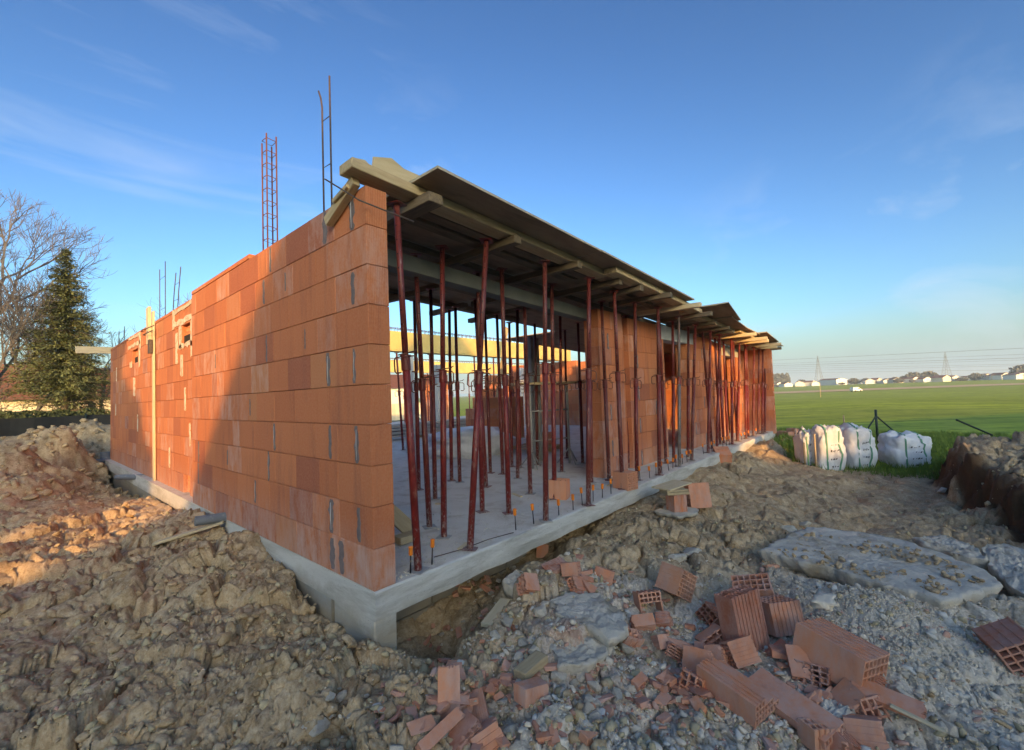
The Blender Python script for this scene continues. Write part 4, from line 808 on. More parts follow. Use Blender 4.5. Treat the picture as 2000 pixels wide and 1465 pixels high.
# on the slab
p = U(1107, 975, 2, .003); place(hollow(4, 3, .16, .2, .22, name='hollow_brick'), p+Vector((0, .1, 0)), (0, 0, 1), (1, .3, 0), 'orange brick standing upright on the slab behind the third prop')
p = U(1236, 940, 2, .1); place(hollow(7, 4, .22, .2, .24, name='hollow_brick'), p, (.2, 1, .0), (0, 0, 1), 'hollow brick lying on the slab with its cells facing out')
p = G(1426, 898, .10); place(hmid, p, W(-1, .2, 0), W(.3, 1, .5), 'hollow brick tipped over on the dirt beside the slab')
p = G(1534, 862, .12); place(hbig, p+Vector((0, 0, -.11)), (0, 0, 1), (.5, 1, 0), 'orange brick standing on the dirt past the slab end, nearer of two')
p = G(1546, 858, .12); place(hbig, p+Vector((.5, 0, -.10)), (0, 0, 1), (.8, 1, 0), 'orange brick standing on the dirt past the slab end, farther of two')
# brick stool
p = G(1318, 1006)
def rough_slab(outline, th, mat, name, label, cat, top_noise=.02, seed=0, group=None, tilt=None):
    r = random.Random(seed); pts = [Vector(q) for q in outline]; c = sum(pts, Vector())/len(pts); ring = []
    for k, q in enumerate(pts):
        q2 = pts[(k+1) % len(pts)]; n = max(2, int((q2-q).length/.022))
        for j in range(n): ring.append(q.lerp(q2, j/n))
    from mathutils import noise as mn
    n = len(ring); sz = max((q-c).length for q in ring)
    ring = [q+(q-c).normalized()*(mn.noise(q*6+Vector((seed, 0, 0)))*.05+mn.noise(q*19)*.028+mn.noise(q*50)*.012)*min(1, sz/.3) for q in ring]
    mb = MB(); rings = [(1, -th, .86), (1, -th*.75, .93), (1, -th*.45, .985), (1, -th*.12, 1.0), (1, 0, .99)]
    K = 30
    for _, z, s_ in rings:
        for k, q in enumerate(ring):
            g = (mn.noise(Vector((q.x*9, q.y*9, z*22+seed)))*.03+mn.noise(Vector((q.x*30, q.y*30, z*60+seed)))*.014); pp = c+(q-c)*(s_+g/max(.1, sz)); pp.z = q.z+z*(1+.35*mn.noise(q*5)); mb.v.append(tuple(pp))
    for kk in range(1, K):
        s_ = .985*(1-kk/K)
        for q in ring:
            pp = c+(q-c)*s_; pp.z = c.z+(q.z-c.z)*s_+top_noise*(mn.noise(pp*4+Vector((0, seed, 0)))+.7*mn.noise(pp*11)+.6*mn.noise(pp*27)+.35*mn.noise(pp*60)); mb.v.append(tuple(pp))
    nr = len(rings)+K-1
    for a in range(nr-1):
        for k in range(n): mb.f.append((a*n+k, a*n+(k+1) % n, (a+1)*n+(k+1) % n, (a+1)*n+k)); mb.mi.append(0)
    mb.v.append(tuple(c+Vector((0, 0, 0)))); mb.v.append((c.x, c.y, c.z-th)); t = len(mb.v)-2
    for k in range(n): mb.f += [((nr-1)*n+k, (nr-1)*n+(k+1) % n, t), ((k+1) % n, k, t+1)]; mb.mi += [0, 0]
    o = mb.obj(name, M[mat], smooth=True); tag(o, label, cat, group); return o
z0 = p.z+.03
rough_slab([(p.x+a, p.y+b, z0+.02) for a, b in ((-.2, -.12), (.02, -.24), (.26, -.2), (.3, .04), (.15, .2), (-.15, .18))], .05, 'stone', 'flat_stone', 'flat pale stone under the brick stool', 'stone', .008, 4)
place(hollow(5, 4, .17, .16, .20, name='hollow_brick'), (p.x+.02, p.y-.02, z0+.022), (0, 0, 1), W(1, .25, 0), 'weathered brick standing on the flat stone as a stool leg')
o = MB().cbox((-.14, -.10, 0), (.14, .10, .028), .003).cbox((-.145, -.09, .03), (.135, .105, .055), .003).obj('wood_offcut', M['wood'], loc=(p.x+.02, p.y, z0+.226)); o.rotation_euler = (0, 0, YAW-1.4); tag(o, 'two stacked grey boards on the standing stool brick', 'board')
o = MB().cbox((-.24, -.13, 0), (.24, .13, .018), .002).obj('seat_board', M['woodlight'], loc=(p.x+.13, p.y+.07, z0+.286)); o.rotation_euler = (0, -.03, YAW-.9); tag(o, 'square pale board laid as a seat on the brick stool', 'board')
place(hmid, (p.x+.36, p.y-.02, z0+.13), W(1, .1, 0), W(0, .2, 1), 'hollow orange brick lying under the right of the seat board')

def HB(px, py, off, nx, ny, Lb, Wb, H, axis, face, label, mask=None, jag=0, seed=0, ctr=True, ribs=True, group=None):
    me_ = hollow(nx, ny, Lb, Wb, H, mask=mask, jag=jag, seed=seed, name='hollow_brick', ribs=ribs); p = G(px, py, off); a_ = W(*axis).normalized()
    if ctr: p = p-a_*H/2
    return place(me_, p, a_, W(*face), label, group=group)
HB(1452, 1262, .17, 8, 2, .25, .13, .36, (-.10, .12, 1), (1, .45, .1), 'broken orange brick standing upright in the rubble pile, tallest piece', mask=lambda i, j: False, jag=.02)
HB(1521, 1236, .12, 7, 4, .22, .20, .20, (-.05, .25, 1), (1, .1, 0), 'ribbed hollow brick with open cells on top behind the tallest piece')
HB(1476, 1200, .15, 6, 3, .26, .16, .22, (-.35, -.25, .9), (1, -.5, .3), 'hollow brick behind the upright one, its open cells upward')
HB(1450, 1208, .12, 7, 1, .22, .05, .30, (.75, .1, .30), (.1, 1, .6), 'long brick slat leaning across the back of the pile', seed=2, jag=.03)
HB(1640, 1312, .10, 6, 4, .27, .19, .36, (.45, -.88, -.13), (.88, .45, -.15), 'large hollow brick lying on its side with mortar on top, cells to the right')
HB(1440, 1368, .08, 8, 3, .22, .11, .33, (.52, -.84, -.12), (.84, .52, .1), 'long grooved brick half lying in front of the pile', mask=lambda i, j: (j > 4 and i > 6) or (i > 12 and j > 2))
HB(1545, 1400, .06, 6, 1, .17, .045, .42, (.45, -.88, -.10), (.9, .45, .2), 'long flat tile strip sliding toward the bottom edge', ribs=False)
HB(1603, 1455, .05, 5, 2, .16, .09, .10, (.1, .1, 1), (1, .2, 0), 'small open ended brick piece at the bottom edge')
HB(1447, 1296, .07, 6, 2, .14, .09, .17, (.95, .2, .1), (.1, .6, 1), 'short brick piece in front of the upright brick', jag=.01)
HB(1322, 1166, .12, 6, 5, .20, .20, .20, (.55, -.82, .0), (.4, .4, .9), 'dusty purple hollow brick tilted in the clay, cells to the right')
HB(1266, 1193, .07, 5, 4, .17, .13, .12, (.1, -.9, .3), (1, .2, 0), 'broken brick corner with a row of cells beside the tilted brick', mask=lambda i, j: i > 1 and i < 10 and j < 4)
HB(1735, 1384, .05, 7, 1, .10, .03, .30, (.72, -.66, -.08), (.6, .6, .3), 'flat orange brick slat lying right of the pile', ribs=False, jag=.03)
HB(1690, 1345, .05, 7, 1, .12, .03, .18, (.5, -.8, -.08), (.8, .5, .3), 'rust coloured grooved slat beside the flat orange one', jag=.03)
HB(1980, 1288, .07, 4, 4, .2, .16, .25, (-.4, -.9, 0), (.8, -.3, .5), 'half buried hollow brick at the right edge of the picture')
HB(1116, 1126, .06, 4, 3, .1, .08, .14, (.9, -.4, .2), (.2, .2, 1), 'small hollow brick end on the rubble near the slab')
HB(1180, 1137, .05, 4, 2, .12, .07, .16, (-.8, .3, .2), (.3, .2, 1), 'broken brick tube piece on the clay slope')
HB(878, 1386, .07, 6, 1, .11, .035, .26, (-.03, .35, 1), (1, .1, 0), 'flat brick slat standing upright at the bottom of the photo', ribs=False, jag=.02)
HB(938, 1420, .05, 7, 1, .085, .05, .27, (-.25, .95, .25), (1, .25, .3), 'purple ribbed brick slat lying at the bottom of the photo', jag=.02)
HB(862, 1440, .03, 6, 1, .07, .04, .24, (.7, .7, .2), (.5, -.5, .8), 'thin orange brick slat below the upright slat', jag=.03)
HB(1060, 1088, .07, 7, 1, .13, .04, .15, (.1, .4, .9), (1, 0, .2), 'ribbed brick plate lying by the slab edge', jag=.03); HB(1085, 1118, .05, 7, 1, .13, .03, .2, (.9, .35, .2), (.2, .9, .3), 'curved brick shell below the ribbed plate', jag=.03)
fr = random.Random(12)
for k, (px, py) in enumerate(((1300, 1225), (1255, 1225), (1290, 1262), (1330, 1290), (1365, 1310), (1395, 1262), (1350, 1355), (1405, 1300), (1660, 1385), (1700, 1400), (1562, 1310), (1590, 1335), (1690, 1440), (1230, 1260), (905, 1452), (955, 1458), (1128, 1150), (1030, 1148), (1640, 1455), (1385, 1215))):
    q_ = fr.choice((2, 3, 4)); a_, b_ = fr.randint(0, 3), fr.randint(2, 6)
    HB(px, py, .025, fr.choice((3, 4, 5)), q_, fr.uniform(.08, .15), .045*q_-.02, fr.uniform(.06, .17), (fr.uniform(-1, 1), fr.uniform(-1, .2), fr.uniform(-.1, .5)), (fr.uniform(-1, 1), fr.uniform(-1, 1), fr.uniform(.2, 1)), 'broken orange hollow brick fragment lying in the rubble', mask=(lambda i, j, a_=a_, b_=b_: i < a_ and j > b_-2), jag=.03, seed=k, group='broken hollow brick fragments')
o = lump(*G(1612, 1236, .20), .10, .06, .035, 'stonegrey', 'mortar_lump', 5, .3, 3); tag(o, 'grey mortar lump stuck on the large lying brick', 'mortar')

# ------------------------------------------------------------------ old concrete slabs and big stones
def slab_px(pts, z, th, mat, label, name='concrete_fragment', tn=.02, seed=0, zr=None):
    out = []
    for k, (a, b) in enumerate(pts): q = U(a, b, 2, z if zr is None else zr[k]); out.append(q)
    return rough_slab(out, th, mat, name, label, 'concrete slab piece', tn, seed)
slab_px([(1484, 1074), (1530, 1046), (1580, 1028), (1660, 1036), (1745, 1050), (1850, 1082), (1925, 1112), (1952, 1140), (1870, 1172), (1835, 1172), (1760, 1150), (1690, 1130), (1600, 1104), (1530, 1086)], -.29, .16, 'bigslab', 'large muddy old concrete slab lying tilted on the dirt', tn=.016, seed=3)
slab_px([(1780, 1050), (1850, 1045), (1895, 1062), (1925, 1090), (1880, 1085), (1820, 1070)], -.36, .12, 'bigslab', 'smaller concrete slab half buried behind the large one', tn=.04, seed=5)
slab_px([(1915, 1068), (1960, 1060), (2010, 1075), (2060, 1120), (2040, 1180), (1980, 1150), (1940, 1110)], -.38, .10, 'bigslab', 'rough concrete slab running out of the right edge', tn=.05, seed=6)
slab_px([(1072, 1172), (1110, 1155), (1170, 1160), (1215, 1190), (1228, 1236), (1190, 1250), (1150, 1222), (1090, 1195)], -.27, .09, 'bigslab', 'flat dusty concrete piece on the rubble in front of the slab', tn=.02, seed=8)
slab_px([(1060, 1245), (1120, 1210), (1195, 1258), (1160, 1290), (1090, 1300)], -.335, .09, 'bigslab', 'second flat concrete piece below the first one', tn=.03, seed=9)
slab_px([(1550, 1372), (1600, 1345), (1660, 1362), (1672, 1385), (1630, 1400), (1570, 1400)], -.43, .09, 'bigslab', 'rough grey concrete lump between the broken bricks', tn=.05, seed=10)
slab_px([(985, 1128), (1010, 1112), (1040, 1118), (1042, 1140), (1010, 1152), (990, 1145)], -.28, .10, 'stonegrey', 'rounded grey flat stone at the top of the rubble', 'flat_stone', .03, 12)
hull_cache = {}
def hull(k, kind):
    if (k, kind) in hull_cache: return hull_cache[(k, kind)]
    r = random.Random(k*31+len(kind)*7); bm = bmesh.new(); sx, sy, sz = {'stone': (1, .75, .55), 'shard': (1, .55, .22), 'block': (1, .6, .5), 'white': (1, .8, .45)}[kind]
    for _ in range(16 if kind != 'shard' else 11):
        if kind in ('shard', 'block'): v = Vector([r.choice((-1, 1))*r.uniform(.75, 1) for _ in range(3)])
        else: v = Vector([r.gauss(0, 1) for _ in range(3)]).normalized()*r.uniform(.85, 1.1)
        bm.verts.new((v.x*sx, v.y*sy, v.z*sz))
    res = bmesh.ops.convex_hull(bm, input=bm.verts); bmesh.ops.delete(bm, geom=[v for v in bm.verts if not v.link_faces], context='VERTS')
    bmesh.ops.bevel(bm, geom=list(bm.edges), offset=.05, segments=1, affect='EDGES', profile=.5) if kind in ('stone', 'white') else None
    bmesh.ops.recalc_face_normals(bm, faces=bm.faces)
    name = {'stone': 'stone', 'shard': 'brick_shard', 'block': 'brick_chunk', 'white': 'stone'}[kind]
    me = bpy.data.meshes.new(name); bm.to_mesh(me); bm.free(); me.materials.append({'stone': M['stonegrey'], 'shard': M['rubblebrick'], 'block': M['rubblebrick'], 'white': M['stone']}[kind]); hull_cache[(k, kind)] = me; return me
def rock(px, py, s_, kind, label, group=None, k=None, off=.3, rot=None, cat=None, z=None):
    me = hull(k if k is not None else random.randrange(14), kind); p = G(px, py); p.z = (p.z if z is None else z)+s_*off+(.004 if kind == 'shard' else 0)
    o = link(me.name.split('.')[0], me, loc=p); o.rotation_euler = rot or (ru(-.4, .4), ru(-.4, .4), ru(0, 6.3)); o.scale = (s_, s_, s_)
    return tag(o, label, cat or {'stone': 'stone', 'shard': 'brick shard', 'block': 'brick piece', 'white': 'stone'}[kind], group)
BIG = [(1322, 1100, .10, 'white', 'left of two pale boulders leaning together on the clay'), (1352, 1092, .14, 'white', 'right of two pale boulders leaning together, half covered with clay'), (1572, 1030, .10, 'white', 'pale boulder at the far corner of the large old slab'), (1545, 1042, .11, 'white', 'flat pale stone left of the boulder on the slab corner'),
       (1602, 1048, .075, 'stone', 'round muddy stone on the large old slab'), (1632, 1052, .07, 'white', 'small tan stone on the large old slab'), (1840, 962, .09, 'white', 'white stone lying at the foot of the cut bank'), (1222, 1275, .075, 'white', 'pinkish stone beside the flat concrete pieces'), (612, 1432, .085, 'white', 'pale stone half sunk in gravel at the bottom left'),
       (1505, 1112, .07, 'shard', 'reddish tile piece stuck beside the large old slab'), (992, 1222, .06, 'white', 'pale blue stone lying over the wooden piece'), (968, 1245, .05, 'white', 'white stone under the wooden piece'), (1040, 1365, .09, 'block', 'tan broken block in the rubble'), (965, 1295, .06, 'white', 'pale grey stone standing in the rubble'), (1090, 1330, .06, 'stone', 'greenish grey stone right of the tan block'), (1150, 1395, .055, 'stone', 'grey flat stone low in the rubble'), (1060, 1205, .075, 'stone', 'grey angular stone touching the flat concrete piece'),
       (1000, 1440, .07, 'white', 'light angular stone at the bottom edge'), (1690, 1330, .05, 'block', 'orange brick lump between slats'), (935, 1158, .055, 'white', 'white stone near the slab edge'), (1535, 1290, .10, 'shard', 'pointed orange shard propped at the foot of the upright brick'), (1515, 1275, .08, 'shard', 'small orange shard behind the pointed one')]
for a, b, s_, kd, lab in BIG: rock(a, b, s_, kd, lab, k=int(a) % 14, off=.4)
for (p0, p1, wd, th, lab) in (((950, 1242), (988, 1190), .085, .03, 'short pale board piece lying in the rubble'), ((1015, 1345), (1060, 1305), .09, .05, 'tan wooden offcut lying in the rubble'), ((1740, 1405), (1850, 1460), .03, .012, 'thin pale stick at the lower right'), ((830, 1125), (850, 1160), .012, .012, 'dark twig sticking out below the slab')):
    p = G(*p0, off=.07); q = G(*p1, off=.07); timber(p, q, wd, th, lab, 'board_piece', 'woodlight' if 'pale' in lab else 'wood', cat='board')
# countable rubble, each an object of its own
def scat(n, boxes, kind, smin, smax, label, group, off=.25):
    tot = sum(b[4] for b in boxes)
    for b in boxes:
        for _ in range(int(n*b[4]/tot)):
            x = random.gauss((b[0]+b[2])/2, (b[2]-b[0])/3.4); y = random.gauss((b[1]+b[3])/2, (b[3]-b[1])/3.4)
            if y > 1475 or y < 1090 or (x < 760 and y < 1290): continue
            rock(x, y, smin*(smax/smin)**(rnd()**1.6), kind, label, group, off=off)
BX = [(860, 1090, 1000, 1200, 2), (830, 1220, 1060, 1420, 4), (1240, 1240, 1420, 1400, 3), (1480, 1290, 1700, 1440, 2), (1000, 1300, 1200, 1450, 2), (700, 1320, 880, 1450, 1), (1090, 1130, 1240, 1190, 1)]
scat(235, BX, 'shard', .018, .062, 'small broken orange brick shard lying in the rubble', 'broken brick shards in the rubble', off=.5)
scat(45, [(1240, 1220, 1420, 1390, 4), (1560, 1300, 1720, 1440, 3), (830, 1340, 980, 1465, 2), (1060, 1100, 1200, 1170, 1)], 'shard', .045, .085, 'larger broken orange brick shard lying in the rubble', 'larger brick shards in the rubble', off=.35)
scat(110, BX, 'block', .018, .05, 'small broken orange brick chunk lying in the rubble', 'broken brick chunks in the rubble', off=.5)
BS = [(900, 1120, 1100, 1300, 3), (600, 1330, 1000, 1460, 2), (1000, 1300, 1250, 1450, 3), (1250, 1280, 1600, 1460, 1), (1600, 1240, 1990, 1460, 4), (1250, 1060, 1500, 1150, 1)]
scat(160, BS, 'stone', .016, .055, 'small grey stone lying in the rubble', 'grey stones in the rubble', off=.45)
scat(110, BS[:3], 'white', .016, .05, 'small pale stone lying in the rubble', 'pale stones in the rubble', off=.45)

# ------------------------------------------------------------------ uncountable gravel and clay crumbs
def crumbs(n, name, mat, sampler, smin, smax, seed, label, sink=.15, tris=20):
    r = np.random.RandomState(seed); P = sampler(r, n); n = len(P); t = (1+5**.5)/2
    bv = np.array([(-1, t, 0), (1, t, 0), (-1, -t, 0), (1, -t, 0), (0, -1, t), (0, 1, t), (0, -1, -t), (0, 1, -t), (t, 0, -1), (t, 0, 1), (-t, 0, -1), (-t, 0, 1)])/1.9
    bf = np.array([(0, 11, 5), (0, 5, 1), (0, 1, 7), (0, 7, 10), (0, 10, 11), (1, 5, 9), (5, 11, 4), (11, 10, 2), (10, 7, 6), (7, 1, 8), (3, 9, 4), (3, 4, 2), (3, 2, 6), (3, 6, 8), (3, 8, 9), (4, 9, 5), (2, 4, 11), (6, 2, 10), (8, 6, 7), (9, 8, 1)])
    s_ = smin*(smax/smin)**(r.rand(n)**2.2); V = bv[None]*(1+r.uniform(-.45, .35, (n, 12, 1)))*s_[:, None, None]*r.uniform(.5, 1.2, (n, 1, 3))
    a = r.uniform(0, 2*np.pi, n); ca, sa = np.cos(a)[:, None], np.sin(a)[:, None]; tl = r.uniform(-.5, .5, n)[:, None]
    x, y, z = V[..., 0], V[..., 1], V[..., 2]; z2 = z+tl*x; V = np.stack([x*ca-y*sa, x*sa+y*ca, z2], -1)
    V += P[:, None, :]; V[..., 2] += (s_*(.35-sink))[:, None]
    F_ = (bf[None]+(np.arange(n)*12)[:, None, None]).reshape(-1, 3); me = bpy.data.meshes.new(name); me.vertices.add(n*12); me.vertices.foreach_set('co', V.ravel().astype(np.float32))
    me.loops.add(F_.size); me.loops.foreach_set('vertex_index', F_.ravel().astype(np.int32)); me.polygons.add(len(F_)); me.polygons.foreach_set('loop_start', np.arange(0, F_.size, 3, dtype=np.int32)); me.polygons.foreach_set('loop_total', np.full(len(F_), 3, np.int32)); me.update(calc_edges=True)
    me.materials.append(M[mat]); return tag(link(name, me), label, name.replace('_', ' '), kind='stuff')
def ok(x, y): return ~((x > -.02) & (x < 12.35) & (y > -.02)) & ~((x > -1.0) & (y > 12.4))
def polar(r, n, rmin, rmax, a0=-1.0, a1=1.0):
    q = rmin*(rmax/rmin)**r.rand(n*2); t = YAW+r.uniform(a0, a1, n*2); x = CAM.x+q*np.cos(t); y = CAM.y+q*np.sin(t); return x, y
def s_clay(r, n):
    x, y = polar(r, n, 1.3, 13); m = ok(x, y) & (fbm(x*1.5, y*1.5, 700, 3)+.35*r.rand(len(x)) > .0) & ~((x > 4.2) & (r.rand(len(x)) < .55)); x, y = x[m][:n], y[m][:n]; return np.stack([x, y, ground(x, y)], -1)
def s_gravel(r, n):
    x, y = polar(r, n*2, 1.3, 6); g = 1.2*np.exp(-(((x-1.2)/1.2)**2+((y+2.2)/1.)**2))+1.0*np.exp(-(((x-2.6)/.9)**2+((y+2.7)/.6)**2))+.8*np.exp(-(((x-.9)/.7)**2+((y+1.2)/.6)**2))+.05
    m = ok(x, y) & (r.rand(len(x)) < g); x, y = x[m][:n], y[m][:n]; return np.stack([x, y, ground(x, y)], -1)
def s_brick(r, n):
    x, y = polar(r, n*3, 1.4, 5); g = np.exp(-(((x-.6)/.5)**2+((y+1.2)/.5)**2))+.8*np.exp(-(((x-1.75)/.45)**2+((y+1.9)/.35)**2))+.015
    m = ok(x, y) & (r.rand(len(x)) < g); x, y = x[m][:n], y[m][:n]; return np.stack([x, y, ground(x, y)], -1)
_b = bmesh.new(); bmesh.ops.create_icosphere(_b, subdivisions=2, radius=1.); ICV = np.array([v.co[:] for v in _b.verts]); ICF = np.array([[v.index for v in f.verts] for f in _b.faces]); _b.free()
def faceted(n, name, mats, sampler, smin, smax, seed, label, sink=.1, flat=(.45, 1.), power=2.2):
    r = np.random.RandomState(seed); P = sampler(r, n); n = len(P); K = 10; nm = r.randn(n, K, 3); nm /= np.linalg.norm(nm, axis=2)[..., None]; dk = r.uniform(.55, 1., (n, K))
    dt = np.einsum('vc,nkc->nvk', ICV, nm); rad = np.min(np.where(dt > .12, dk[:, None, :]/np.maximum(dt, .12), 9), axis=2); rad = np.minimum(rad, 1.2)*(1+r.uniform(-.10, .10, dt.shape[:2]))
    s_ = smin*(smax/smin)**(r.rand(n)**power); V = ICV[None]*rad[..., None]*s_[:, None, None]*np.stack([np.ones(n), r.uniform(.6, 1, n), r.uniform(flat[0], flat[1], n)], -1)[:, None, :]
    a = r.uniform(0, 2*np.pi, n); ca, sa = np.cos(a)[:, None], np.sin(a)[:, None]; tl = r.uniform(-.6, .6, n)[:, None]; x, y, z = V[..., 0], V[..., 1], V[..., 2]; z = z+tl*x; V = np.stack([x*ca-y*sa, x*sa+y*ca, z], -1)+P[:, None, :]; V[..., 2] += (s_*(.30-sink))[:, None]
    nv_ = len(ICV); F_ = (ICF[None]+(np.arange(n)*nv_)[:, None, None]).reshape(-1, 3); me = bpy.data.meshes.new(name); me.vertices.add(n*nv_); me.vertices.foreach_set('co', V.ravel().astype(np.float32))
    me.loops.add(F_.size); me.loops.foreach_set('vertex_index', F_.ravel().astype(np.int32)); me.polygons.add(len(F_)); me.polygons.foreach_set('loop_start', np.arange(0, F_.size, 3, dtype=np.int32)); me.polygons.foreach_set('loop_total', np.full(len(F_), 3, np.int32)); me.update(calc_edges=True)
    for q in mats: me.materials.append(M[q])
    me.polygons.foreach_set('material_index', np.repeat(r.randint(0, len(mats), n), len(ICF)).astype(np.int32)); return tag(link(name, me), label, name.replace('_', ' '), kind='stuff')
def s_clod(r, n):
    x, y = polar(r, n*2, 1.4, 14); ylc = np.interp(x, BL[::-1, 0], BL[::-1, 1]); gvz = np.exp(-(((x-1.4)/1.3)**2+((y+2.1)/1.1)**2)); g = (1-.9*gvz)* np.where(x < .3, 1., np.where(x > 4.5, .22, .6))*np.where((y < ylc+.25) & (y > ylc-.7) & (x > 4), 0., 1.); m = ok(x, y) & (r.rand(len(x)) < g) & (fbm(x*2.2, y*2.2, 733, 3)+.5*r.rand(len(x)) > .12); x, y = x[m][:n], y[m][:n]; return np.stack([x, y, ground(x, y)], -1)
def s_rub(r, n):
    x = r.normal(.95, .55, n*3); y = r.normal(-1.35, .6, n*3); x2 = r.normal(1.9, .5, n); y2 = r.normal(-2.2, .5, n); x = np.concatenate([x, x2]); y = np.concatenate([y, y2]); m = ok(x, y) & (fbm(x*3, y*3, 744, 2)+.6*r.rand(len(x)) > .1); k = r.permutation(m.sum())[:n]; x, y = x[m][k], y[m][k]; return np.stack([x, y, ground(x, y)], -1)
faceted(4600, 'clay_clods', ['soil'], s_clod, .010, .055, 15, 'angular khaki clay clods strewn over the dug earth', .30, (.35, .8), 2.6)
M['palebrick'] = simple('dusty_brick_bits', (.50, .27, .19), (.62, .42, .33), 9, .9, .5, .004); M['creamstone'] = simple('cream_rubble', (.60, .55, .46), (.74, .70, .62), 9, .9, .5, .004)
def s_mound(r, n): x = r.uniform(-4, .1, n*2); y = r.uniform(7.5, 16, n*2); m = ~((x > -.02) & (y < 12.3)); x, y = x[m][:n], y[m][:n]; return np.stack([x, y, ground(x, y)], -1)
PL_ = [U(a, b, 2, -.27) for a, b in ((1500, 1075), (1580, 1040), (1745, 1058), (1850, 1090), (1920, 1130), (1840, 1160), (1690, 1122), (1540, 1084))]
def s_old(r, n):
    x = r.uniform(min(q.x for q in PL_), max(q.x for q in PL_), n*4); y = r.uniform(min(q.y for q in PL_), max(q.y for q in PL_), n*4); m = np.zeros(len(x), bool)
    for a, b in zip(PL_, PL_[1:]+PL_[:1]):
        t = ((a.y > y) != (b.y > y)); xi = (b.x-a.x)*(y-a.y)/(b.y-a.y+1e-9)+a.x; m ^= t & (x < xi)
    m &= fbm(x*3, y*3, 811, 3)+.35*r.rand(len(x)) > .12; x, y = x[m][:n], y[m][:n]; return np.stack([x, y, np.full(len(x), -.285)], -1)
faceted(300, 'dirt_on_slab', ['soil'], s_old, .006, .034, 27, 'dirt crumbs lying on the large old slab', .12, (.4, .8), 2.0)
faceted(1500, 'mound_clods', ['soil'], s_mound, .03, .12, 25, 'big clay clods on the dirt mound beside the far wall', .30, (.4, .8), 2.2)
faceted(3600, 'mixed_rubble', ['stonegrey', 'creamstone', 'stonegrey', 'palebrick', 'creamstone', 'stonegrey'], s_rub, .006, .030, 17, 'mixed pale concrete and brick rubble in front of the slab', .0, (.35, .8))
crumbs(14000, 'clay_crumbs', 'clod', s_clay, .004, .032, 5, 'loose crumbs of khaki clay all over the dirt')
crumbs(17000, 'gravel', 'stonegrey', s_gravel, .003, .0105, 6, 'grey gravel and crushed concrete in front of the slab')
crumbs(3000, 'brick_grit', 'rubblebrick', s_brick, .003, .014, 8, 'orange brick grit between the rubble')
def s_heap(r, n):
    x = r.normal(2.35, .38, n); y = r.normal(-2.55, .3, n); return np.stack([x, y, ground(x, y)], -1)
def s_floor(r, n):
    x = np.concatenate([r.uniform(.2, 12, n//2), np.abs(r.normal(.2, .9, n//2))+.2]); y = np.concatenate([np.abs(r.normal(.12, .35, n//2)), np.abs(r.normal(.1, .5, n//2))])+.03; m = (y < 3) & (x < 12); return np.stack([x[m], y[m], np.full(m.sum(), .002)], -1)
crumbs(3600, 'floor_debris', 'creamstone', s_floor, .002, .010, 31, 'crumbs of mortar and stone on the slab floor near its edge')
crumbs(7000, 'crushed_concrete', 'stonegrey', s_heap, .004, .015, 9, 'heap of crushed grey concrete at the lower right')

# ------------------------------------------------------------------ big bags, posts, grass
def bigbag(px, py, sx, sy, sz, seed, label, rz=.3, dy=0):
    p = U(px, py, 2, -.5); root = empty('big_bag', p, label, 'big bag'); root.rotation_euler = (0, 0, rz)
    from mathutils import noise as mn
    bm = bmesh.new(); bmesh.ops.create_cube(bm, size=2); bmesh.ops.subdivide_edges(bm, edges=bm.edges, cuts=13, use_grid_fill=True)
    def shp(c):
        c = Vector(c); e = 1-.10*(abs(c.z)**3); k = Vector((c.x*e*(1-.10*abs(c.y)**3), c.y*e*(1-.10*abs(c.x)**3), c.z*(1-.18*(c.x*c.x+c.y*c.y)*(1 if c.z > 0 else .1))))
        d = mn.noise(k*1.6+Vector((seed, 0, 0)))*.16+.03*math.sin(k.z*6+k.x*1.5+seed)+abs(mn.noise(k*3.5+Vector((0, seed, 0))))*.17+abs(mn.noise(Vector((k.x*2, k.y*2, k.z*9+seed))))*.10-.08
        return Vector((k.x*(1+d)*sx, k.y*(1+d)*sy, (k.z+1)*.5*sz*(1+d*.6)))
    for v in bm.verts: v.co = shp(v.co)
    me = bpy.data.meshes.new('sack'); bm.to_mesh(me); bm.free(); me.materials.append(M['bag']); me.polygons.foreach_set('use_smooth', [True]*len(me.polygons)); link('sack', me, root)
    for xx in (-.55, .5):
        L_ = []
        for t in np.linspace(0, 1, 22):
            if t < .4: c = (xx, -1.0, -1+t/.4*1.9)
            elif t < .6: c = (xx+(t-.4)*.8, -1+(t-.4)/.2*.6, 1.02)
            else: c = (xx+.16, -.4+(t-.6)/.4*1.4, 1.02)
            q = shp(c); L_.append(q+Vector((0, -.008 if t < .45 else 0, .008)))
        mb = MB()
        for q in L_: mb.v += [tuple(q+Vector((-.016, 0, 0))), tuple(q+Vector((.016, 0, 0)))]
        for k in range(len(L_)-1): mb.f.append((2*k, 2*k+1, 2*k+3, 2*k+2)); mb.mi.append(0)
        o = mb.obj('strap', M['strap'], root, fix=False); md = o.modifiers.new('t', 'SOLIDIFY'); md.thickness = .006
    mb = MB(); rr_ = random.Random(seed)
    for k in range(16):
        cx = -.2+.6*(k % 4)/4+rr_.uniform(-.05, .05); cz = -.8+(k//4)*.36; a_, b_ = rr_.uniform(.03, .08), rr_.uniform(.02, .05)
        q = [shp((cx-a_, -1, cz-b_)), shp((cx+a_*.3, -1, cz-b_)), shp((cx+a_, -1, cz+b_)), shp((cx-a_*.2, -1, cz+b_))]; mb.add([v+Vector((0, -.012, 0)) for v in q], [(0, 1, 2, 3)])
    tag(mb.obj('print', M['ink'], root, fix=False)); return root
bigbag(1574, 914, .12, .2, .80, 1, 'narrow white bag stack at the left end of the big bags', 1.35*0-.9)
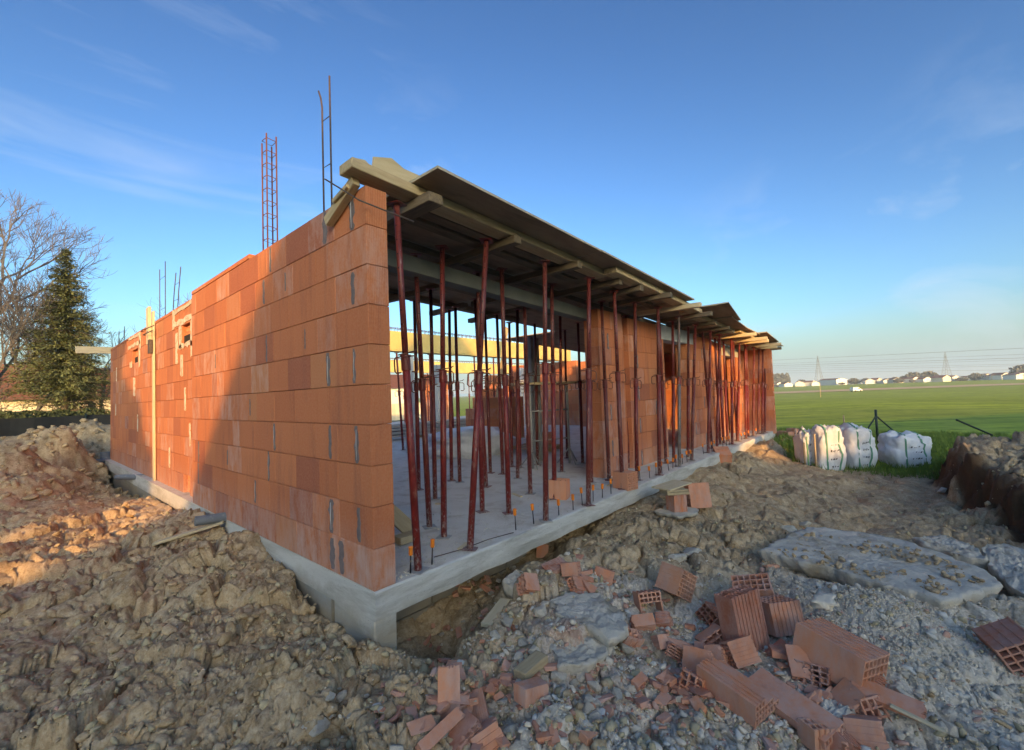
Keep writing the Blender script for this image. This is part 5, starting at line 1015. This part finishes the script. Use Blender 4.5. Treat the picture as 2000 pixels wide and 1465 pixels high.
bigbag(1616, 917, .27, .24, .90, 2, 'tall bulging white big bag with green straps beside the narrow one', -.9)
bigbag(1672, 913, .27, .26, .88, 4, 'square folded white big bag at the right of the row of three', -.8)
bigbag(1768, 912, .36, .28, .72, 5, 'sagging white big bag lying apart on the grass', -.9)
def stick(a, b, r, label, mat='greenpost', name='fence_post', cat='post', grp=None): o = MB().tube([a, b], r, 8).obj(name, M[mat], smooth=True); return tag(o, label, cat, grp)
yp = U(1715, 868, 2, -.5); fpz = U(1714, 795, 1, yp.y).z
yr = empty('braced_post', yp, 'dark green fence post with two slanting braces behind the bags', 'post')
MB().tube([(0, 0, -.1), (0, 0, fpz+.5)], .03, 8).obj('post', M['greenpost'], yr, True)
for s_ in (-1, 1): MB().tube([Vector((0, 0, (fpz+.5)*.82)), -s_*FH*0+RH*s_*1.05*(1 if s_ > 0 else .8)+FH*s_*.3+Vector((0, 0, .0))], .02, 6).obj('brace', M['greenpost'], yr, True)
for px, py, hh, lab in ((1573, 918, .55, 'short stake between brick and bags'), (1595, 922, .75, 'pale stake in front of the bags'), (1511, 862, .25, 'tiny stake at the slab end'), (1652, 880, .9, 'stake behind the middle bag')):
    q = U(px, py, 2, -.5); stick(q-Vector((0, 0, .1)), q+Vector((.02, 0, hh)), .016, lab, 'wood', 'stake', 'stake')
q = U(1938, 850, 2, -.1); stick(q, U(1868, 820, 1, q.y+.6), .022, 'dark post leaning low over the field at the right')
def s_blades(n, seed, region, hmin, hmax, name, label):
    r = np.random.RandomState(seed); x, y = region(r, n); n = len(x); z = ground(x, y, True); h = r.uniform(hmin, hmax, n); a = r.uniform(0, 6.28, n); wv = .006+.006*r.rand(n)
    dx, dy = np.cos(a)*wv, np.sin(a)*wv; lx, ly = r.normal(0, .35, n)*h, r.normal(0, .35, n)*h
    V = np.stack([np.stack([x-dx, y-dy, z-.02], -1), np.stack([x+dx, y+dy, z-.02], -1), np.stack([x+lx, y+ly, z+h], -1)], 1).reshape(-1, 3)
    me = bpy.data.meshes.new(name); me.from_pydata(V.tolist(), [], np.arange(n*3).reshape(-1, 3).tolist()); me.materials.append(M['grassblade']); tag(link(name, me), label, 'grass', kind='stuff')
M['grassblade'] = simple('grass_blade', (.12, .19, .03), (.20, .28, .05), 3, .7, .1, .001, glob=True)
def reg1(r, n):
    x = r.uniform(9, 19, n*4); y = r.uniform(-5, 3, n*4); gl = 9.2+np.maximum(0, y+.9)*3+.6*fbm(x, y, 900, 3)-.3*r.rand(len(x)); m = (x > gl) & ~((x < 12.4) & (y > -.1)) & ((x > 11.5) | (y > -3.2)); return x[m][:n], y[m][:n]
s_blades(52000, 3, reg1, .04, .15, 'grass', 'short green grass around the big bags')

# ------------------------------------------------------------------ trees on the left
def spruce(loc, H, R_, label, seed=1):
    r = random.Random(seed); root = tree_root('spruce_tree', loc, label)
    MB().tube([(0, 0, 0), (0, 0, H*.5), (0, 0, H)], [.16, .09, .01], 8).obj('trunk', M['bark'], root, True)
    P = []; br = MB(); z = .7
    while z < H-.1:
        t = z/H; rad = R_*min(1, (1-t)**.82*1.05)*(.85+.3*r.random()); nb = int(6+9*(1-t))
        for k in range(nb):
            a = r.uniform(0, 6.283); L_ = rad*r.uniform(.7, 1.12); dz = L_*r.uniform(-.28, .05)+.1*L_*(t > .7)
            d = Vector((math.cos(a), math.sin(a), 0)); e = Vector((0, 0, z))+d*L_+Vector((0, 0, dz))
            if z < 2.4: e.z += L_*.1
            br.tube([(0, 0, z), tuple(Vector((0, 0, z)).lerp(e, .6)+Vector((0, 0, .06*L_))), tuple(e)], [.022*(1.2-t), .012, .004], 4, caps=False)
            m = max(4, int(L_*(17 if z > 2.3 else 6)))
            for j in range(m):
                q = (j+.6)/m; c = Vector((0, 0, z)).lerp(e, q); c.z += .06*L_*math.sin(q*3.1)
                for s_ in range(5): P.append((c+Vector((r.gauss(0, .06+.09*L_*.3), r.gauss(0, .06+.09*L_*.3), r.gauss(-.03, .05))), d, q))
        z += r.uniform(.09, .16)*(1+.6*(z < 2.4))
    br.obj('branches', M['bark'], root, fix=False)['kind'] = 'stuff'
    V = []; F_ = []
    for c, d, q in P:
        dd = (d+Vector((r.gauss(0, .6), r.gauss(0, .6), r.gauss(-.15, .35)))).normalized(); s_ = r.uniform(.05, .11); w_ = dd.cross(Vector((r.gauss(0, .4), r.gauss(0, .4), 1))).normalized()*s_*.32
        b = len(V); V += [tuple(c-w_*.6), tuple(c+dd*s_*.5+w_), tuple(c+dd*s_*1.7), tuple(c+dd*s_*.5-w_)]; F_.append((b, b+1, b+2, b+3))
    me = bpy.data.meshes.new('crown'); me.from_pydata(V, [], F_); me.materials.append(M['needles']); link('crown', me, root)
def bare_tree(loc, H, label, seed, spread=.5, lv=6, mat='greybark', group=None, up_=.12, th=.014):
    r = random.Random(seed); root = tree_root('bare_tree', loc, label, group=group); mt = MB(); mc = MB()
    def grow(p, d, L_, rad, k):
        n = 3; pts = [p]; dd = d
        for i_ in range(n): dd = (dd+Vector((r.gauss(0, .13), r.gauss(0, .13), r.gauss(.03, .08)))).normalized(); pts.append(pts[-1]+dd*L_/n)
        tgt = mt if k == lv else mc; tgt.tube(pts, [rad, rad*.88, rad*.78, rad*.68], 6 if k > lv-2 else 3, caps=False)
        if k == 0: return
        for j in range(r.choice((3, 3, 4))):
            s0 = pts[r.choice((1, 2, 3, 3))] if j else pts[-1]
            nd = (dd+Vector((r.gauss(0, spread), r.gauss(0, spread), r.gauss(up_, spread*.55)))).normalized(); grow(s0, nd, L_*r.uniform(.62, .86), max(th*.6, rad*(.66 if j == 0 else .52)), k-1)
    grow(Vector((0, 0, 0)), Vector((0, 0, 1)), H*.27, H*.02, lv); mt.obj('trunk', M['bark'], root, True, fix=False); mc.obj('crown', M[mat], root, fix=False)
def dirp(px, dist, z=-.4): d = ray_dir(px); return Vector((CAM.x+d.x*dist, CAM.y+d.y*dist, z))
def ray_dir(px): d = (px-1000)/FPX*rt+fw; d.z = 0; return d.normalized()
spruce(dirp(128, 30, -.35), 9.6, 2.45, 'tall dark green spruce left of the brick wall, its lower branches thin', 4)
bare_tree(dirp(-2, 30), 15.0, 'large bare tree with fine grey twigs at the left edge', 11, .48, 7)
bare_tree(dirp(205, 36), 10.5, 'bare tree rising behind the right side of the spruce', 5, .42, 6)
bare_tree(dirp(38, 42), 11.5, 'smaller bare tree behind the large one at the left', 8, .5, 6)
bare_tree(dirp(372, 45), 13.5, 'bare tree whose top shows over the sunlit wall', 21, .5, 6)
bare_tree(dirp(60, 33), 6.5, 'low bare shrub tree left of the spruce foot', 31, .6, 6); bare_tree(dirp(165, 33), 4.0, 'low bare bush right of the spruce foot', 41, .7, 6)
for k, px in enumerate((10, 60, 118, 178)):
    t = tree_root('hedge_shrub', dirp(px, 25+k*.7, -.4), ('dark hedge shrub behind the fence at the left edge', 'dark hedge shrub left of the spruce trunk', 'dark hedge shrub at the spruce trunk', 'dark hedge shrub beside the wall')[k], 'shrub'); link('foliage', crown_mesh([(0, 1.2), (.8, 1.35), (1.4, .9), (1.7, .2)], 4500, .06, M['leaf'], 'foliage', k+3, .7), t)
# black screened fence
fe = empty('screen_fence', (-14, 18, -.6), 'black screen fence along the plot behind the dirt mound', 'fence')
for k in range(9):
    mb = MB(); n = 12
    for j in range(n+1): x = j*2.0/n; y = .03*math.sin(j*.9+k); mb.v += [(x, y, 0), (x, y, 1.66+.01*math.sin(j*1.3))]
    for j in range(n): mb.f.append((2*j, 2*j+2, 2*j+3, 2*j+1)); mb.mi.append(0)
    o = mb.obj('screen_panel', M['blackscreen'], fe, loc=(k*2.02, 0, 0), fix=False); md = o.modifiers.new('t', 'SOLIDIFY'); md.thickness = .01
    MB().tube([(0, 0, 0), (0, 0, 1.72)], .025, 8).obj('post', M['greenpost'], fe, True, loc=(k*2.02-.01, -.04, 0))
# house behind the left trees
def far_house(loc, rz, wx_, wy_, hw, hr, label, wall='whitewall', group=None, win=3):
    root = empty('house', loc, label, 'house', group, rz)
    mb = MB().add([(-wx_/2, -wy_/2, 0), (wx_/2, -wy_/2, 0), (wx_/2, wy_/2, 0), (-wx_/2, wy_/2, 0), (-wx_/2, -wy_/2, hw), (wx_/2, -wy_/2, hw), (wx_/2, wy_/2, hw), (-wx_/2, wy_/2, hw), (-wx_/2, 0, hr-.1), (wx_/2, 0, hr-.1)], [(0, 1, 5, 4), (2, 3, 7, 6), (1, 2, 6, 9, 5), (3, 0, 4, 8, 7)]); wl_ = mb.obj('wall', M[wall], root)
    rf = MB().add([(-wx_/2-.3, -wy_/2-.4, hw-.2), (wx_/2+.3, -wy_/2-.4, hw-.2), (wx_/2+.3, 0, hr), (-wx_/2-.3, 0, hr), (wx_/2+.3, wy_/2+.4, hw-.2), (-wx_/2-.3, wy_/2+.4, hw-.2)], [(0, 1, 2, 3), (3, 2, 4, 5)]).obj('roof', M['roofred'], root, fix=False)
    for k in range(win):
        x = -wx_/2+wx_*(k+.5)/win; MB().box((x-.5, -wy_/2-.03, 1), (x+.5, -wy_/2+.02, 2.1)).obj('window', M['window'], wl_)
    return root
far_house(dirp(35, 46, -.8), YAW-.7, 9, 8, 3.0, 5.2, 'cream house with dark red roof behind the trees at the left', 'cream'); far_house(dirp(-60, 52, -.8), YAW-.9, 10, 8, 3.2, 5.8, 'second cream house at the far left edge behind bare trees', 'cream')

# ------------------------------------------------------------------ horizon: village, trees, pylons, lines, van
trk = MB(); a0 = U(1500, 775, 2, -.85); 
def strip(px0, py0, px1, py1, w_, mat, name, label=None, z=-.62):
    a = U(px0, py0, 2, z); b = U(px1, py1, 2, z); d = (b-a).normalized(); nrm_ = Vector((-d.y, d.x, 0)); a = a-d*60; b = b+d*150
    mb = MB(); mb.v = [tuple(a-nrm_*w_), tuple(b-nrm_*w_), tuple(b+nrm_*w_), tuple(a+nrm_*w_)]; mb.f = [(0, 1, 2, 3)]; mb.mi = [0]; o = mb.obj(name, M[mat], fix=False); tag(o, kind='structure'); return o
M['dry'] = simple('dry_field', (.46, .34, .18), (.54, .42, .25), .3, .95, .3, .02, glob=True); M['track'] = simple('track_dirt', (.36, .27, .17), (.44, .34, .22), .6, .95, .3, .02, glob=True)
strip(1510, 767, 2000, 749, 26, 'dry', 'stubble_field', z=-2.93)
rv = random.Random(5); words = []
def hz_y(px): return 804.8-.035*px+0.0
nhouse = 46
for k in range(nhouse):
    px = 1506+(k+rv.random())*(520/nhouse)
    if 1540 < px < 1556 or 1640 < px < 1655: continue
    d = rv.uniform(540, 690); hh = rv.uniform(2.8, 4.2); wx_ = rv.uniform(7, 14)
    far_house(dirp(px, d, -1.5), YAW+math.pi/2+rv.uniform(-.5, .5)-1.57, wx_, 8, hh, hh+rv.uniform(1.2, 2.2), 'small pale house in the village on the horizon', rv.choice(('whitewall', 'whitewall', 'cream')), 'small houses of the village on the horizon', 2)
far_house(dirp(1625, 600, -1.6), YAW+.1-1.57+1.5, 26, 12, 6, 7.5, 'large white building left in the village on the horizon', 'whitewall', None, 5)
tm = [crown_mesh([(0, .5), (.4, 1.0), (.9, .85), (1.2, .3)], 700, .16, M['farleaf'], 'crown', s_) for s_ in (1, 2, 3, 4)]; tkm = MB().tube([(0, 0, 0), (0, 0, .6)], .08, 5).mesh('trunk', M['bark'])
def far_tree(px, d, s_, wz=1., grp='trees along the village on the horizon', lab='small dark tree in the village on the horizon'):
    t = tree_root('far_tree', dirp(px, d, -1.6), lab, group=grp); t.scale = (s_*wz, s_*wz, s_); link('crown', rv.choice(tm), t, loc=(0, 0, .15)); link('trunk', tkm, t)
for k in range(75): far_tree(1504+rv.random()*520, rv.uniform(560, 820), rv.uniform(1.8, 3.6), rv.uniform(.9, 1.7))
for px, s_ in ((1785, 7.5), (1792, 6), (1800, 5), (1812, 7.5), (1765, 5), (1565, 5.5), (1690, 4.5), (1748, 4.5), (1905, 5), (1667, 5), (1999, 9)): far_tree(px, 600, s_, 1.0, 'taller trees of the village on the horizon', 'taller dark tree clump standing out of the village line')
for k in range(14): far_tree(1506+k*2.4, 650, rv.uniform(9, 14), .28, 'row of slim poplars on the horizon', 'slim bare poplar in the row at the left of the horizon')
def pylon(px, H, d, label):
    root = empty('pylon', dirp(px, d, -1.6), label, 'pylon', rz=.5); mb = MB(); lv = 9; r_ = .42
    def wd(t): return (4.2*(1-t)**1.25+.75)
    cs = ((-1, -1), (1, -1), (1, 1), (-1, 1))
    for a, b in cs:
        MB().tube([(a*wd(k/lv), b*wd(k/lv), H*.86*k/lv) for k in range(lv+1)], r_*.40, 4).obj('leg', M['pylon'], root)
    for k in range(lv):
        w0, w1, z0, z1 = wd(k/lv), wd((k+1)/lv), H*.86*k/lv, H*.86*(k+1)/lv
        for q in range(4):
            a, b = cs[q], cs[(q+1) % 4]; mb.tube([(a[0]*w0, a[1]*w0, z0), (b[0]*w1, b[1]*w1, z1)], r_*.17, 3); mb.tube([(b[0]*w0, b[1]*w0, z0), (a[0]*w1, a[1]*w1, z1)], r_*.17, 3); mb.tube([(a[0]*w1, a[1]*w1, z1), (b[0]*w1, b[1]*w1, z1)], r_*.15, 3)
    mb.obj('lattice', M['pylon'], root, fix=False)
    for z, a in ((.80, 1.8), (.88, 2.2)): MB().tube([(-a*1.3, 0, H*z), (0, 0, H*(z+.03)), (a*1.3, 0, H*z)], r_*.7, 4).obj('crossarm', M['pylon'], root)
    for a in (-.75, .75): MB().tube([(a, 0, H*.86), (a*1.5, 0, H)], r_*.6, 4).obj('horn', M['pylon'], root)
pylon(1599, 40.5, 740, 'left lattice pylon on the horizon'); pylon(1849, 40, 860, 'right lattice pylon on the horizon')
for k, (y0, y1) in enumerate(((704, 680), (711, 692), (714.5, 699), (718, 703), (721, 711), (725, 714), (729, 722))):
    def pt(px, py, d): v = (px-1000)/FPX*rt-(py-732.5)/FPX*up+fw; s_ = d/math.hypot(v.x, v.y); return CAM+v*s_
    a, b = pt(1503, y0, 760), pt(2000, y1, 620); e = b-a; pts = [a+e*t-Vector((0, 0, 5*math.sin(math.pi*(t+.6)/2.2))) *0 for t in (-.6, 0, .5, 1, 1.6)]
    tag(MB().tube(pts, .16 if k in (0, 2) else .10, 4).obj('power_line', M['pylon']), 'power line on the horizon sky, %s of seven' % ('topmost', 'second from the top', 'third from the top', 'middle', 'third from the bottom', 'second from the bottom', 'lowest')[k], 'power line')
tag(MB().tube([dirp(1600, 160, -2.9), dirp(1600, 160, 1.4)], .07, 5).obj('pole', M['wood']), 'thin wooden pole standing in the field below the left pylon', 'pole')
vd = dirp(1670, 238, -2.95); van = empty('van', vd, 'small white van driving on the track across the field', 'van', rz=YAW-1.57+.1)
vb = MB(); pr = [(-2.1, .35), (2.0, .35), (2.1, .8), (1.9, 1.0), (1.25, 1.15), (.6, 1.85), (-2.0, 1.9), (-2.15, 1.2)]
vb.v = [(x, -.85, z) for x, z in pr]+[(x, .85, z) for x, z in pr]; vb.f = [tuple(range(8))[::-1], tuple(range(8, 16))]+[(k, (k+1) % 8, 8+(k+1) % 8, 8+k) for k in range(8)]; vb.mi = [0]*10; vb.obj('body', M['vanpaint'], van)
for x in (-1.3, 1.3):
    for y in (-.8, .8): MB().tube([(x, y-.1, .33), (x, y+.1, .33)], .33, 14).obj('wheel', M['tyre'], van, True)
MB().box((.3, -.87, 1.15), (1.0, -.853, 1.6)).obj('side_window', M['window'], van)

# ------------------------------------------------------------------ tell alike things apart by their place
TENS = 'first second third fourth fifth sixth seventh eighth ninth tenth eleventh twelfth thirteenth fourteenth fifteenth sixteenth seventeenth eighteenth nineteenth twentieth'.split()
def nth(k): return TENS[k] if k < 20 else ('twenty ' + TENS[k-20] if k < 39 else 'last')
def pxof(o): d = o.matrix_world.translation-CAM if o.parent is None else Vector(); d = Vector(o.location)-CAM; return d.dot(rt)/max(.01, d.dot(fw))
def ordinal(group, lab, fmt, key=pxof):
    L_ = sorted([o for o in C.objects if o.get('group') == group and o.get('label') == lab], key=key)
    for k, o in enumerate(L_): o['label'] = fmt % nth(k)
ordinal('orange capped starter bars on the slab edge', 'thin starter bar with orange cap standing on the slab edge', 'orange capped starter bar, %s counted from the loose brick side along the slab edge', lambda o: o.location.x)
ordinal('red steel props inside the hall', 'red steel prop inside the hall under the formwork', 'red steel prop inside the hall, %s from the left among the inner props')
ordinal('props under the nearer yellow beam', 'red steel prop under the nearer yellow beam', 'thin prop under the nearer yellow beam, %s from the left')
ordinal('props under the farther yellow beam', 'red steel prop under the farther yellow beam', 'thin prop under the farther yellow beam, %s from the left')
ordinal('inner deck sheets', 'dark plywood sheet of the inner formwork deck', 'dark plywood sheet of the inner deck, %s going away along the building', lambda o: sum((o.matrix_world @ v.co).x*10+(o.matrix_world @ v.co).y for v in o.data.vertices))
ordinal('inner cross timbers', 'dark cross timber under the inner deck of the hall', 'dark cross timber under the hall deck, %s from the brick wall', lambda o: o.location.x)

# ------------------------------------------------------------------ air
hb = MB().box((-7000, -7000, -6), (7000, 7000, 46)).obj('haze', [], fix=False); hm_ = bpy.data.materials.new('haze_air'); hm_.use_nodes = True
for n_ in list(hm_.node_tree.nodes):
    if n_.type != 'OUTPUT_MATERIAL': hm_.node_tree.nodes.remove(n_)
pv = hm_.node_tree.nodes.new('ShaderNodeVolumePrincipled'); pv.inputs['Color'].default_value = (.62, .80, 1.0, 1); pv.inputs['Density'].default_value = .0004; pv.inputs['Anisotropy'].default_value = 0
hm_.node_tree.links.new(pv.outputs[0], hm_.node_tree.nodes[0].inputs['Volume']); hb.data.materials.append(hm_); tag(hb, 'thin evening haze over the plain', 'haze', kind='stuff')

for k, (px, py, lx, rz, lab) in enumerate(((905, 1068, .16, .4, 'short offcut of board lying on the slab by the leaning prop'), (1010, 968, .22, 1.2, 'thin pale lath lying on the slab behind the third prop'), (860, 985, .12, 2.0, 'small wood chip on the slab between the inner props'), (1190, 948, .14, .2, 'small offcut on the slab beside the first pier'))):
    q = U(px, py, 2, .001); o = MB().cbox((-lx/2, -.018, .001), (lx/2, .018, .014), .002, j=.002).obj('wood_offcut', M['woodlight'], loc=q); o.rotation_euler = (0, 0, rz); tag(o, lab, 'offcut')
tag(MB().tube([U(848, 1088, 2, .006), U(905, 1072, 2, .012), U(955, 1053, 2, .006), U(1003, 1040, 2, .008)], .004, 5).obj('wire', M['steel'], smooth=True), 'thin dark wire lying along the slab edge by the leaning prop', 'wire')
